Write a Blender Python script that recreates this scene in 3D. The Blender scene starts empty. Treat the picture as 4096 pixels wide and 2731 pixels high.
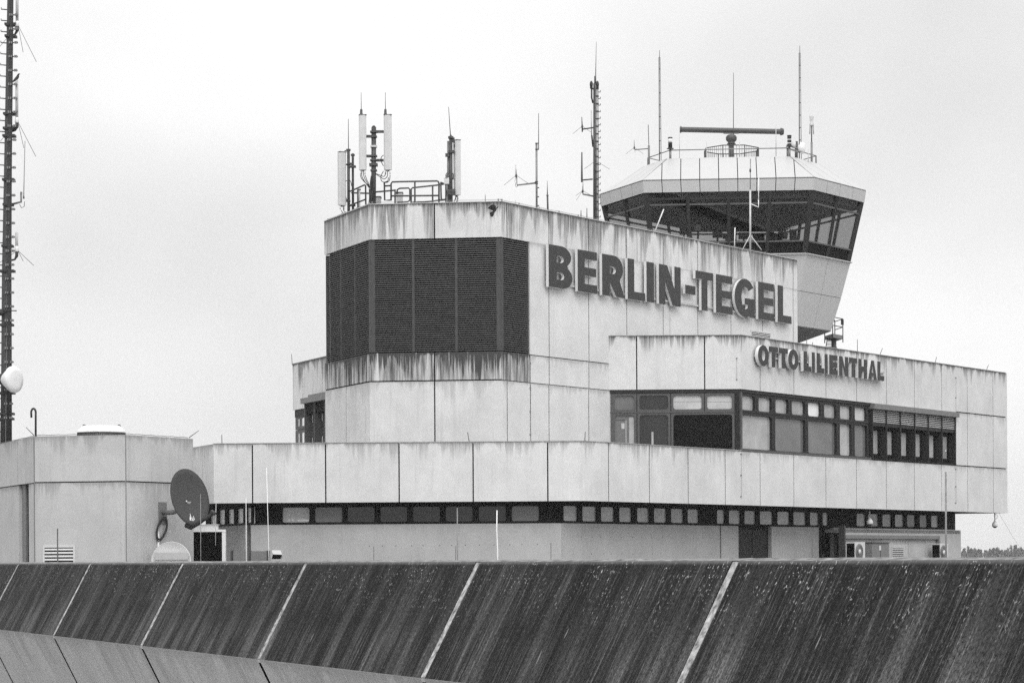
import bpy, math, random
from mathutils import Vector, Matrix
random.seed(7)
SC = bpy.context.scene
COL = SC.collection
# ------------------------------------------------------------------ camera
F = 85.0/36.0*4096            # focal length in photo pixels
ROLL = 0.0055
CX, CY = 2048.0, 2237.0       # principal point (level camera, lens shifted up)
cam = bpy.data.cameras.new('camera'); co = bpy.data.objects.new('camera', cam); COL.objects.link(co)
cam.lens = 85; cam.sensor_width = 36; cam.sensor_fit = 'HORIZONTAL'
cam.shift_y = (CY-1365.5)/4096
cam.clip_start = 1; cam.clip_end = 6000
co.matrix_world = Matrix.Rotation(ROLL, 4, 'Y') @ Matrix.Rotation(math.radians(90), 4, 'X')
SC.camera = co
SC.view_settings.view_transform = 'Standard'; SC.view_settings.look = 'None'
SC.view_settings.exposure = 0.18; SC.view_settings.gamma = 1
SC.cycles.use_denoising = False; SC.cycles.max_bounces = 6; SC.cycles.transparent_max_bounces = 12
# ------------------------------------------------------------------ sky and sun (high overcast)
SUN_EL, SUN_AZ = math.radians(42), math.radians(172)   # azimuth clockwise from +Y
world = bpy.data.worlds.new('World'); SC.world = world; world.use_nodes = True
nt = world.node_tree; N = nt.nodes; L = nt.links; N.clear()
def nd(t, **k):
    n = N.new(t)
    for a, b in k.items(): setattr(n, a, b)
    return n
def wmath(op, a, b=None, c=None, clamp=False):
    n = nd('ShaderNodeMath', operation=op); n.use_clamp = clamp
    for i, v in enumerate((a, b, c)):
        if v is None: continue
        if isinstance(v, (int, float)): n.inputs[i].default_value = v
        else: L.new(v, n.inputs[i])
    return n.outputs[0]
sky = nd('ShaderNodeTexSky', sky_type='NISHITA', sun_disc=False, sun_elevation=SUN_EL, sun_rotation=SUN_AZ)
bw = nd('ShaderNodeRGBToBW'); L.new(sky.outputs[0], bw.inputs[0])
tc = nd('ShaderNodeTexCoord'); sep = nd('ShaderNodeSeparateXYZ'); L.new(tc.outputs['Generated'], sep.inputs[0])
mp = nd('ShaderNodeMapping'); mp.inputs['Scale'].default_value = (4.5, 4.5, 7.0); mp.inputs['Location'].default_value = (1.7, 0.4, 0.62)
L.new(tc.outputs['Generated'], mp.inputs[0])
n1 = nd('ShaderNodeTexNoise'); n1.inputs['Scale'].default_value = 1.0; n1.inputs['Detail'].default_value = 4; n1.inputs['Roughness'].default_value = .42
L.new(mp.outputs[0], n1.inputs['Vector'])
el = wmath('MAXIMUM', sep.outputs[2], 0.0)
# luminance of the cloud layer: dimmer at the horizon, brighter towards the zenith
lum = wmath('MULTIPLY_ADD', wmath('MINIMUM', wmath('DIVIDE', el, .24), 1.0), 1.3, 6.85)
lum = wmath('MULTIPLY_ADD', wmath('MAXIMUM', wmath('SUBTRACT', el, .24), 0.0), 15.0, lum)
cl = wmath('MULTIPLY_ADD', wmath('SUBTRACT', n1.outputs[0], .5), .85, 1.0)
lum = wmath('MULTIPLY', lum, cl)
lum = wmath('ADD', lum, wmath('MULTIPLY', bw.outputs[0], .12))
bg = nd('ShaderNodeBackground'); L.new(lum, bg.inputs[0]); bg.inputs[1].default_value = 0.1
wo = nd('ShaderNodeOutputWorld'); L.new(bg.outputs[0], wo.inputs[0])
sl = bpy.data.lights.new('sun', 'SUN'); sl.energy = 1.15; sl.angle = math.radians(30); sl.color = (1, .995, .985)
so = bpy.data.objects.new('sun', sl); COL.objects.link(so)
sd = Vector((math.sin(SUN_AZ)*math.cos(SUN_EL), math.cos(SUN_AZ)*math.cos(SUN_EL), math.sin(SUN_EL)))
so.rotation_euler = sd.to_track_quat('Z', 'Y').to_euler()
# ------------------------------------------------------------------ pixel rays -> points in the place
ca, sa = math.cos(ROLL), math.sin(ROLL)
def ray(x, y):
    dx, dy = x-CX, CY-y
    return Vector(((dx*ca+dy*sa)/F, 1.0, (-dx*sa+dy*ca)/F))
def P(x, y, Y): return ray(x, y)*Y
def onz(x, y, z):
    r = ray(x, y); return r*(z/r.z)
def reg(x0, y0, k): return lambda x, y: (x0+x*k, y0+y*k)
def V2(p): return Vector((p[0], p[1]))
# ------------------------------------------------------------------ mesh builder
class MB:
    def __init__(s): s.v, s.f, s.uv, s.mi, s.sm = [], [], [], [], []
    def add(s, verts, faces, uvs=None, mi=0, smooth=False):
        b = len(s.v); s.v += [Vector(v) for v in verts]
        s.uv += list(uvs) if uvs else [(v[0]+v[1]*.7, -v[2]) for v in verts]
        for f in faces: s.f.append([b+i for i in f]); s.mi.append(mi); s.sm.append(smooth)
        return s
    def hexa(s, p, uvs=None, mi=0):   # p: 4 bottom, 4 top
        return s.add(p, [(3,2,1,0),(4,5,6,7),(0,1,5,4),(1,2,6,5),(2,3,7,6),(3,0,4,7)], uvs, mi)
    def box(s, x0, x1, y0, y1, z0, z1, mi=0):
        return s.hexa([(x0,y0,z0),(x1,y0,z0),(x1,y1,z0),(x0,y1,z0),(x0,y0,z1),(x1,y0,z1),(x1,y1,z1),(x0,y1,z1)], None, mi)
    def wbox(s, W, s0, s1, z0, z1, o0, o1, mi=0, vt=None, seed=0):   # o1 = outer
        pts, uv = [], []
        vt = z1 if vt is None else vt
        for z in (z0, z1):
            for (a, o) in ((s0, o1), (s1, o1), (s1, o0), (s0, o0)):
                pts.append(W.pt(a, z, o)); uv.append((a+(o1-o)*.7+seed, vt-z))
        return s.hexa(pts, uv, mi)
    def bar(s, a, b, w, h=None, mi=0):   # rectangular bar between two points
        h = h or w; a, b = Vector(a), Vector(b); d = (b-a).normalized()
        up = Vector((0,0,1)) if abs(d.z) < .9 else Vector((0,1,0))
        x = d.cross(up).normalized()*w/2; y = x.cross(d).normalized()*h/2
        return s.hexa([a-x-y, a+x-y, b+x-y, b-x-y, a-x+y, a+x+y, b+x+y, b-x+y], None, mi)
    def tube(s, pts, r, n=8, mi=0, cap=True, smooth=True):
        pts = [Vector(p) for p in pts]; m = len(pts)
        rs = r if isinstance(r, (list, tuple)) else [r]*m
        verts, uvs, faces = [], [], []
        ref = None; acc = 0
        for i, p in enumerate(pts):
            a = pts[max(i-1, 0)]; b = pts[min(i+1, m-1)]; d = (b-a).normalized()
            if ref is None:
                ref = Vector((0,0,1)) if abs(d.z) < .9 else Vector((1,0,0))
            x = (ref - d*ref.dot(d)).normalized(); y = d.cross(x); ref = x
            if i: acc += (p-pts[i-1]).length
            for k in range(n):
                t = 2*math.pi*k/n
                verts.append(p + (x*math.cos(t)+y*math.sin(t))*rs[i]); uvs.append((k/n, acc))
        for i in range(m-1):
            for k in range(n):
                k2 = (k+1) % n
                faces.append((i*n+k, i*n+k2, (i+1)*n+k2, (i+1)*n+k))
        s.add(verts, faces, uvs, mi, smooth)
        if cap:
            b = len(s.v)-len(verts)
            s.f.append([b+k for k in range(n)][::-1]); s.mi.append(mi); s.sm.append(False)
            s.f.append([b+(m-1)*n+k for k in range(n)]); s.mi.append(mi); s.sm.append(False)
        return s
    def lathe(s, c, prof, n=24, axis=(0,0,1), mi=0, smooth=True):   # prof: (r, h) along axis
        c = Vector(c); ax = Vector(axis).normalized()
        x = ax.orthogonal().normalized(); y = ax.cross(x); verts, faces = [], []
        for r, h in prof:
            for k in range(n):
                t = 2*math.pi*k/n; verts.append(c+ax*h+(x*math.cos(t)+y*math.sin(t))*max(r, 1e-4))
        m = len(prof)
        for i in range(m-1):
            for k in range(n):
                k2 = (k+1) % n; faces.append((i*n+k, i*n+k2, (i+1)*n+k2, (i+1)*n+k))
        faces.append(tuple(range(n))[::-1]); faces.append(tuple((m-1)*n+k for k in range(n)))
        return s.add(verts, faces, None, mi, smooth)
    def poly(s, pts, mi=0, uvs=None): return s.add(pts, [tuple(range(len(pts)))], uvs, mi)
    def build(s, name, mats, parent=None):
        me = bpy.data.meshes.new(name)
        off = parent_loc(parent)
        me.from_pydata([v-off for v in s.v], [], s.f)
        uvl = me.uv_layers.new(name='UVMap')
        vi = [0]*len(me.loops); me.loops.foreach_get('vertex_index', vi)
        fl = []
        for i in vi: fl += s.uv[i]
        uvl.data.foreach_set('uv', fl)
        me.polygons.foreach_set('material_index', s.mi)
        me.polygons.foreach_set('use_smooth', s.sm)
        for m in (mats if isinstance(mats, (list, tuple)) else [mats]): me.materials.append(m)
        me.update()
        o = bpy.data.objects.new(name, me); COL.objects.link(o)
        if parent: o.parent = parent
        return o
def parent_loc(p):
    v = Vector((0,0,0))
    while p is not None: v = v+p.location; p = p.parent
    return v
def thing(name, loc, label, cat, group=None):
    o = bpy.data.objects.new(name, None); COL.objects.link(o); o.location = Vector(loc); o.empty_display_size = .3
    o['label'] = label; o['category'] = cat
    if group: o['group'] = group
    return o
def tag(o, label, cat, group=None):
    o['label'] = label; o['category'] = cat
    if group: o['group'] = group
    return o
def rebase(o, p):   # put a single-mesh thing's origin at its base
    p = Vector(p); o.data.transform(Matrix.Translation(-p)); o.location = p; return o
# ------------------------------------------------------------------ materials
def newmat(name):
    m = bpy.data.materials.new(name); m.use_nodes = True
    t = m.node_tree; b = t.nodes['Principled BSDF']; return m, t, b
class NT:
    def __init__(s, t): s.t = t
    def n(s, ty, **k):
        n = s.t.nodes.new(ty)
        for a, b in k.items(): setattr(n, a, b)
        return n
    def m(s, op, a, b=None, c=None, clamp=False):
        n = s.n('ShaderNodeMath', operation=op); n.use_clamp = clamp
        for i, v in enumerate((a, b, c)):
            if v is None: continue
            if isinstance(v, (int, float)): n.inputs[i].default_value = v
            else: s.t.links.new(v, n.inputs[i])
        return n.outputs[0]
    def noise(s, vec, scale=(1,1,1), detail=3, rough=.5, loc=(0,0,0)):
        mp = s.n('ShaderNodeMapping'); mp.inputs['Scale'].default_value = scale; mp.inputs['Location'].default_value = loc
        s.t.links.new(vec, mp.inputs[0]); n = s.n('ShaderNodeTexNoise'); n.inputs['Scale'].default_value = 1
        n.inputs['Detail'].default_value = detail; n.inputs['Roughness'].default_value = rough
        s.t.links.new(mp.outputs[0], n.inputs['Vector']); return n.outputs[0]
    def step(s, v, a, b, lo=0.0, hi=1.0):
        n = s.n('ShaderNodeMapRange', interpolation_type='SMOOTHSTEP'); s.t.links.new(v, n.inputs[0])
        for i, x in ((1,a),(2,b),(3,lo),(4,hi)): n.inputs[i].default_value = x
        return n.outputs[0]
    def grey(s, v, sock):
        c = s.n('ShaderNodeCombineColor')
        for i in range(3): s.t.links.new(v, c.inputs[i])
        s.t.links.new(c.outputs[0], sock)
def plain(name, g, rough=.6, metal=0.0, var=.12, scale=9.0, spec=.5):
    m, t, b = newmat(name); q = NT(t)
    tc = q.n('ShaderNodeTexCoord')
    nz = q.noise(tc.outputs['Object'], (scale,)*3, 4, .6)
    v = q.m('MULTIPLY', q.m('MULTIPLY_ADD', q.m('SUBTRACT', nz, .5), 2*var*1.6, 1.0), g)
    q.grey(v, b.inputs['Base Color'])
    b.inputs['Roughness'].default_value = rough; b.inputs['Metallic'].default_value = metal
    b.inputs['Specular IOR Level'].default_value = spec
    return m
def concrete(name, g=.6, streak=.5, length=.8, dark=.12, broad=.1, heavy=0.0, fine=.05, lightruns=0.0):
    """UV: u metres along the wall, v metres below the panel's top edge."""
    m, t, b = newmat(name); q = NT(t)
    uv = q.n('ShaderNodeUVMap'); uv.uv_map = 'UVMap'; sp = q.n('ShaderNodeSeparateXYZ'); t.links.new(uv.outputs[0], sp.inputs[0])
    U = uv.outputs[0]; v = sp.outputs[1]
    # drips whose length varies along the edge
    nl = q.noise(U, (5.0, .22, 1), 4, .62, (3.1, 0, 0))
    nf = q.noise(U, (22.0, .9, 1), 3, .6, (9.1, 0, 0))
    nb = q.noise(U, (1.1, .25, 1), 2, .5, (1.7, 4, 0))
    reach = q.m('MULTIPLY', q.step(nl, .33, .58), q.step(nb, .40, .60, .08, 1.6))
    reach = q.m('MULTIPLY', reach, length)
    d = q.m('DIVIDE', v, q.m('ADD', reach, .02))
    drip = q.step(d, 0.0, 1.0, 1.0, 0.0)
    drip = q.m('MULTIPLY', drip, q.step(nf, .35, .6, .45, 1.0))
    edge = q.m('MULTIPLY', q.step(v, 0.0, .14, 1.0, 0.0), q.step(nl, .3, .6))
    st = q.m('ADD', q.m('MULTIPLY', drip, .85), q.m('MULTIPLY', edge, .35), clamp=True)
    # pale vertical run marks and overall weathering
    ng = q.noise(U, (3.0, .3, 1), 4, .6, (5, 5, 0))
    nh = q.noise(U, (14.0, .45, 1), 3, .6, (2, 7, 0))
    st2 = q.m('MULTIPLY', q.step(ng, .42, .8), q.step(nh, .35, .75))
    st = q.m('ADD', q.m('MULTIPLY', st, streak), q.m('MULTIPLY', st2, broad*1.8), clamp=True)
    if heavy:
        nx = q.noise(U, (7.0, .35, 1), 5, .68, (11, 2, 0))
        hv = q.m('MULTIPLY', q.step(nx, .34, .62), q.step(v, .1, length*2.2, 1.0, .25))
        st = q.m('ADD', st, q.m('MULTIPLY', hv, heavy), clamp=True)
    tc = q.n('ShaderNodeTexCoord')
    big = q.noise(tc.outputs['Object'], (.7, .7, .7), 6, .66)
    gr = q.noise(tc.outputs['Object'], (26, 26, 26), 2, .8)
    pit = q.noise(tc.outputs['Object'], (9, 9, 9), 3, .6, (4, 4, 4))
    base = q.m('MULTIPLY_ADD', q.m('SUBTRACT', big, .5), .55, 1.0)
    base = q.m('MULTIPLY', base, q.m('MULTIPLY_ADD', q.m('SUBTRACT', gr, .5), fine*5.5, 1.0))
    base = q.m('MULTIPLY', base, q.step(pit, .70, .80, 1.0, .75))
    base = q.m('MULTIPLY', base, g)
    mixv = q.m('ADD', q.m('MULTIPLY', base, q.m('SUBTRACT', 1.0, st)), q.m('MULTIPLY', st, dark))
    if lightruns:
        lr = q.step(q.noise(U, (4.2, .2, 1), 3, .6, (21, 3, 0)), .58, .66)
        lr = q.m('MULTIPLY', lr, lightruns)
        mixv = q.m('ADD', q.m('MULTIPLY', mixv, q.m('SUBTRACT', 1.0, lr)), q.m('MULTIPLY', lr, .66))
    q.grey(mixv, b.inputs['Base Color'])
    b.inputs['Roughness'].default_value = .9; b.inputs['Specular IOR Level'].default_value = .2
    bp = q.n('ShaderNodeBump'); bp.inputs['Strength'].default_value = .25; bp.inputs['Distance'].default_value = .01
    t.links.new(gr, bp.inputs['Height']); t.links.new(bp.outputs[0], b.inputs['Normal'])
    return m
def mossy(name):
    """weathered, algae-dark sloping concrete; u metres along, v metres down the slope"""
    m, t, b = newmat(name); q = NT(t)
    uv = q.n('ShaderNodeUVMap'); uv.uv_map = 'UVMap'; sp = q.n('ShaderNodeSeparateXYZ'); t.links.new(uv.outputs[0], sp.inputs[0])
    U = uv.outputs[0]; u = sp.outputs[0]; v = sp.outputs[1]
    a = q.noise(U, (2.6, .30, 1), 4, .6, (3, 0, 0))
    c = q.noise(U, (20.0, .6, 1), 6, .78, (7, 0, 0))
    e = q.noise(U, (44.0, 1.3, 1), 3, .7, (2, 0, 0))
    g = q.noise(U, (48.0, 26.0, 1), 3, .8, (2, 0, 0))
    lowv = q.step(v, .25, 1.35)
    s1 = q.m('MULTIPLY', q.step(a, .42, .70), q.m('MULTIPLY_ADD', lowv, .65, .35))
    s2 = q.step(c, .48, .78)
    s3 = q.step(e, .52, .68)
    val = q.m('MULTIPLY_ADD', s1, .075, .012)
    val = q.m('MULTIPLY_ADD', q.m('MULTIPLY', s2, q.m('MULTIPLY_ADD', lowv, .8, .35)), .085, val)
    val = q.m('MULTIPLY_ADD', s3, .075, val)
    val = q.m('MULTIPLY', val, q.m('MULTIPLY_ADD', q.m('SUBTRACT', g, .5), 5.5, 1.1))
    # scrape marks and lichen flecks, thickest near the top edge
    sc = q.noise(U, (16.0, 2.2, 1), 1, .5, (31, 3, 0))
    scr = q.m('MULTIPLY', q.step(sc, .74, .80), .22)
    fl = q.noise(U, (36.0, 22.0, 1), 2, .6, (5, 9, 0)); fm = q.noise(U, (3.0, 3.0, 1), 2, .6, (1, 4, 0))
    fle = q.m('MULTIPLY', q.step(fl, .62, .67), q.m('MULTIPLY', q.step(v, .05, .9, 1.0, .12), q.step(fm, .42, .62)))
    top = q.m('MULTIPLY', q.step(v, .0, .05, 1.0, 0.0), .10)
    val = q.m('MULTIPLY', val, q.m('MULTIPLY_ADD', q.noise(U, (.5, .5, 1), 3, .6, (8, 8, 0)), 1.5, .08))
    val = q.m('ADD', val, q.m('MULTIPLY', fle, .42)); val = q.m('ADD', val, scr); val = q.m('ADD', val, top)
    q.grey(val, b.inputs['Base Color'])
    b.inputs['Roughness'].default_value = .95; b.inputs['Specular IOR Level'].default_value = .15
    bp = q.n('ShaderNodeBump'); bp.inputs['Strength'].default_value = .5; bp.inputs['Distance'].default_value = .01
    t.links.new(g, bp.inputs['Height']); t.links.new(bp.outputs[0], b.inputs['Normal'])
    return m
def glass_thin(name, tint=.68):
    m, t, b = newmat(name); t.nodes.remove(b); q = NT(t)
    tr = q.n('ShaderNodeBsdfTransparent'); tr.inputs[0].default_value = (tint, tint, tint, 1)
    gl = q.n('ShaderNodeBsdfGlossy'); gl.inputs['Roughness'].default_value = .03; gl.inputs[0].default_value = (.8,.8,.8,1)
    lw = q.n('ShaderNodeLayerWeight'); lw.inputs[0].default_value = .5
    fr = q.m('MULTIPLY_ADD', q.m('POWER', lw.outputs['Facing'], 4.0), .8, .045)
    mx = q.n('ShaderNodeMixShader'); t.links.new(fr, mx.inputs[0]); t.links.new(tr.outputs[0], mx.inputs[1]); t.links.new(gl.outputs[0], mx.inputs[2])
    t.links.new(mx.outputs[0], t.nodes['Material Output'].inputs[0]); return m
M = dict(
  con=concrete('concrete_panel', .62, .6, .5, .1, .14),
  con_par=concrete('concrete_parapet', .60, 1.0, 1.5, .07, .30),
  con_wall=concrete('concrete_wall', .59, .5, .7, .18, .26),
  con_heavy=concrete('concrete_stained', .54, 1.0, 1.0, .06, .34, heavy=.92, lightruns=.8),
  con_clean=concrete('concrete_clean', .62, .45, .3, .15, .05),
  con_otto=concrete('concrete_otto', .61, 1.0, .5, .08, .12),
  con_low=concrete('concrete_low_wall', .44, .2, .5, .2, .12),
  con_hut=concrete('concrete_hut', .47, .55, .5, .14, .2),
  con_under=concrete('concrete_underside', .58, .35, .9, .15, .3, fine=.16),
  joint=plain('joint', .008, 1.0, spec=.05), moss=mossy('mossy_concrete'),
  sealant=plain('joint_sealant', .30, .8, 0, 1.3, 14), sealant_dark=plain('joint_gap', .02, .9),
  coping=plain('coping', .15, .95, 0, 1.6, 9), gravel=plain('roof_gravel', .3, .95, 0, .3, 12),
  frame=plain('window_frame', .022, .6, .0, .3, 9, .25), frame_dark=plain('window_frame_dark', .006, .7, .0, .3, 9, .15),
  frame_mid=plain('window_frame_bronze', .085, .6, 0, .25, 9, .3),
  glass_dark=plain('glass_dark', .022, .06, 0, .5, 1.2, .5), glass_mid=plain('glass_mid', .15, .08, 0, .3, .8, .5),
  glass_blind=plain('glass_blind', .38, .1, 0, .45, .9, .5), glass_pale=plain('glass_pale', .5, .12, 0, .4, 1.1, .5),
  glass_white=plain('glass_white', .8, .2, 0, .1, 1.5, .5), glass_black=plain('glass_black', .004, .2, 0, .3, 1, .12),
  cabglass=glass_thin('cab_glass', .56),
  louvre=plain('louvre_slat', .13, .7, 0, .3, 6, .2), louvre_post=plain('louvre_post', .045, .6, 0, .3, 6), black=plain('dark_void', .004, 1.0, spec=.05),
  steel=plain('galvanised_steel', .2, .5, .5, .35, 12), steel_dark=plain('dark_steel', .06, .55, .3, .4, 12), steel_pale=plain('pale_steel', .5, .5, .2, .2, 10),
  wire=plain('black_cable', .02, .6), antenna=plain('antenna_radome', .56, .45, 0, .1, 5), antenna_side=plain('antenna_side', .42, .5, 0, .1, 5),
  letter=plain('letter_face', .036, .5, 0, .1, 6, .3), letter_side=plain('letter_side', .68, .5, 0, .05, 5),
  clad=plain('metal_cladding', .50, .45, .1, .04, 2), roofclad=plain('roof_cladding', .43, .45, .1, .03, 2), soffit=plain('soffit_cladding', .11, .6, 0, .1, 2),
  white=plain('white_paint', .78, .4, 0, .05, 6), offwhite=plain('offwhite_plastic', .6, .5, 0, .08, 6), dish=plain('dark_dish', .055, .8, 0, .4, 30, .2),
  radar=plain('radar_paint', .055, .5, 0, .15, 10), bird=plain('feathers', .035, .8, 0, .5, 25), interior=plain('cab_interior', .02, .8),
  leaf=plain('far_foliage', .10, .9, 0, .3, .2), ground=plain('ground_grass', .12, .95, 0, .3, .05), lamp=plain('lamp_glass', .75, .1, 0, .05, 3),
  grey=plain('grey_paint', .17, .6, 0, .15, 8),
)
# ------------------------------------------------------------------ walls
class Wall:
    def __init__(s, a, b):
        s.a, s.b = V2(a), V2(b); s.d = (s.b-s.a).normalized(); s.L = (s.b-s.a).length
        s.n = Vector((s.d.y, -s.d.x))
        if s.n.dot(s.a) > 0: s.n = -s.n
    def at(s, x, y, o=0.0):
        r = ray(x, y); q = s.a+s.n*o; t = q.dot(s.n)/(r.x*s.n.x+r.y*s.n.y)
        p = r*t; return (V2(p)-s.a).dot(s.d), p.z
    def s(s, x, y, o=0.0): return s.at(x, y, o)[0]
    def z(s, x, y, o=0.0): return s.at(x, y, o)[1]
    def pt(s, a, z, o=0.0):
        q = s.a+s.d*a+s.n*o; return Vector((q.x, q.y, z))
    def off(s, o): return Wall(s.a+s.n*o, s.b+s.n*o)
def xing(w1, w2):   # plan crossing of two wall lines
    d1, d2 = w1.d, w2.d; k = d1.x*d2.y-d1.y*d2.x; r = w2.a-w1.a
    return w1.a + d1*((r.x*d2.y-r.y*d2.x)/k)
GAP = .042
def panels(name, W, js, zs, mats, parent, th=.14, o=0.0, core=True, gap=GAP, seed=None, notch=None):
    """concrete slabs between joints js (m along wall) and levels zs (top to bottom) with dark joints between"""
    mb = MB(); seed = random.uniform(0, 40) if seed is None else seed
    js = sorted(js)
    for r in range(len(zs)-1):
        for i in range(len(js)-1):
            a, b = js[i]+(gap/2 if i else 0), js[i+1]-(gap/2 if i < len(js)-2 else 0)
            t, u = zs[r]-(gap/2 if r else 0), zs[r+1]+(gap/2 if r < len(zs)-2 else 0)
            mi = r if isinstance(mats, (list, tuple)) and len(mats) > 1 else 0
            mb.wbox(W, a, b, u, t, o-th, o, min(mi, len(mats)-1) if isinstance(mats, (list, tuple)) else 0, zs[r], seed+i*7.3+r*3.1)
    mm = list(mats) if isinstance(mats, (list, tuple)) else [mats]
    if core: mb.wbox(W, js[0]+.01, js[-1]-.01, zs[-1]+.01, zs[0]-.03, o-.30, o-.014, len(mm))
    return mb.build(name, mm+[M['joint']], parent)
def rounded(W, s0, s1, z0, z1, r, o, k=4):
    pts = []
    for cx, cz, a0 in ((s1-r, z1-r, 0), (s0+r, z1-r, 90), (s0+r, z0+r, 180), (s1-r, z0+r, 270)):
        for i in range(k+1):
            a = math.radians(a0+90*i/k); pts.append((cx+r*math.cos(a), cz+r*math.sin(a)))
    return pts
def window(W, S, Z, hole, r, o, depth, fmat, gmat, parent, recess=.07, name='window', rail=None):
    """frame S x Z with a rounded opening 'hole' = (s0,s1,z0,z1); pane set back"""
    (s0, s1), (z0, z1) = S, Z; h0, h1, k0, k1 = hole; k = 4
    inner = rounded(W, h0, h1, k0, k1, r, o, k); outer = []
    cs = [(s1, z1), (s0, z1), (s0, z0), (s1, z0)]
    for c in range(4):
        for i in range(k+1): outer.append(cs[c])
    n = len(inner); mb = MB()
    for oo, flip in ((o, False), (o-depth, True)):
        vi = [W.pt(a, z, oo) for a, z in inner]; vo = [W.pt(a, z, oo) for a, z in cs]
        fs = []
        for c in range(4):
            for i in range(k): fs.append((c*(k+1)+i, c*(k+1)+i+1, n+c))
            j = c*(k+1)+k; j2 = (j+1) % n; fs.append((j, j2, n+(c+1) % 4, n+c))
        mb.add(vi+vo, [f[::-1] if flip else f for f in fs])
    vi = [W.pt(a, z, o) for a, z in inner]+[W.pt(a, z, o-depth) for a, z in inner]
    mb.add(vi, [(i, (i+1) % n, n+(i+1) % n, n+i) for i in range(n)])
    vo = [W.pt(a, z, o) for a, z in cs]+[W.pt(a, z, o-depth) for a, z in cs]
    mb.add(vo, [(i, (i+1) % 4, 4+(i+1) % 4, 4+i) for i in range(4)])
    f = mb.build(name, fmat, parent)
    e = .02
    MB().wbox(W, h0-e, h1+e, k0-e, k1+e, o-recess-.012, o-recess).build('pane', gmat, f)
    return f
def poly_slab(pts2, z0, z1, mb, mi=0):
    n = len(pts2); v = [(p[0], p[1], z0) for p in pts2]+[(p[0], p[1], z1) for p in pts2]
    mb.add(v, [tuple(range(n))[::-1], tuple(range(n, 2*n))]+[(i, (i+1) % n, n+(i+1) % n, n+i) for i in range(n)], None, mi)
# ------------------------------------------------------------------ setting: ground
g = MB().poly([(-3000,-300,-14),(3000,-300,-14),(3000,5000,-14),(-3000,5000,-14)]).build('ground', M['ground']); g['kind'] = 'structure'
# ================================================================== FOREGROUND PARAPET
Y0 = 42.0
PF = 5553.0
def Tk(k, z=-.02): return Vector(((-968+306.4*k)/PF*Y0, (1-.1246*k)*Y0, z))
PA, PB = Tk(-4), Tk(5.6)
pd = V2(PB-PA).normalized(); pn = Vector((pd.y, -pd.x))
if pn.dot(V2(PA)) > 0: pn = -pn      # outward, towards the camera
s_, t_ = .66, 1.27
par = thing('roof_edge_parapet', (PA.x, PA.y, -3), 'long algae-dark sloping concrete roof edge running across the bottom of the photo', 'parapet')
plen = (V2(PB)-V2(PA)).length; k_len = (V2(Tk(1))-V2(Tk(0))).length
def pp(u, o, z): q = V2(PA)+pd*u+pn*o; return Vector((q.x, q.y, z))
nk = int(round(plen/k_len))
bounds = []
for k in range(-4, 7):
    u = (k+4)*k_len; bounds.append(u)
slopeL = math.hypot(s_, t_-.02)
for i in range(len(bounds)-1):
    a, b = bounds[i]+.065, bounds[i+1]-.065
    mb = MB(); nseg = 24
    for j in range(nseg):
        u0 = a+(b-a)*j/nseg; u1 = a+(b-a)*(j+1)/nseg; n2 = 8
        for q in range(n2):
            v0, v1 = q/n2, (q+1)/n2
            pts = [pp(u0, s_*v0, -.02-(t_-.02)*v0), pp(u1, s_*v0, -.02-(t_-.02)*v0), pp(u1, s_*v1, -.02-(t_-.02)*v1), pp(u0, s_*v1, -.02-(t_-.02)*v1)]
            mb.add(pts, [(0,1,2,3)], [(u0, v0*slopeL), (u1, v0*slopeL), (u1, v1*slopeL), (u0, v1*slopeL)])
    mb.add([pp(a,0,-.02),pp(a,s_,-t_),pp(a,-.3,-t_)], [(0,1,2)]); mb.add([pp(b,0,-.02),pp(b,s_,-t_),pp(b,-.3,-t_)], [(2,1,0)])
    mb.build('sloped_panel', M['moss'], par)
    mb = MB(); a2, b2 = bounds[i]+.05, bounds[i+1]-.05
    p = [pp(a2, s_, -t_-.004), pp(b2, s_, -t_-.004), pp(b2, s_-1.5, -t_-3.0), pp(a2, s_-1.5, -t_-3.0)]
    mb.add(p, [(3,2,1,0)], [(a2, 0), (b2, 0), (b2, 3.3), (a2, 3.3)])
    mb.build('lower_panel', M['con_under'], par)
    # pale sealed joint on the slope
    u = bounds[i]; mb = MB()
    mb.hexa([pp(u-.065, s_-.02, -t_+.0), pp(u+.065, s_-.02, -t_+.0), pp(u+.065, -.04, -.035), pp(u-.065, -.04, -.035),
             pp(u-.055, s_-.004, -t_+.008), pp(u+.055, s_-.004, -t_+.008), pp(u+.055, -.004, -.027), pp(u-.055, -.004, -.027)])
    mb.build('joint_strip', M['sealant'], par)
mb = MB()
mb.add([pp(0, s_-.07, -t_-.05), pp(plen, s_-.07, -t_-.05), pp(plen, s_-1.6, -t_-3.1), pp(0, s_-1.6, -t_-3.1)], [(3,2,1,0)])
mb.build('joint_backing', M['sealant_dark'], par)
mb = MB()   # crumbly coping along the top
nseg = 420
for j in range(nseg):
    u0, u1 = plen*j/nseg, plen*(j+1)/nseg
    r0, r1 = [random.Random(j+q).uniform(-.006, .006) for q in (0, 1)]
    mb.add([pp(u0, 0, -.02), pp(u1, 0, -.02), pp(u1, -.12, -.006+r1), pp(u0, -.12, -.006+r0), pp(u1, -.30, .0+r1*.6), pp(u0, -.30, .0+r0*.6), pp(u1, -.34, -.4), pp(u0, -.34, -.4)], [(3,2,1,0), (5,4,2,3), (7,6,4,5)])
mb.build('coping', M['coping'], par)
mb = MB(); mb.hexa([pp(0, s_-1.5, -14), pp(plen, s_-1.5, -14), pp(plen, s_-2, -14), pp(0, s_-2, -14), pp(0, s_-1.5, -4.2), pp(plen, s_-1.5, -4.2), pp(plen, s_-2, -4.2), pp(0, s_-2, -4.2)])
mb.build('facade', M['con_low'], par)
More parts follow.
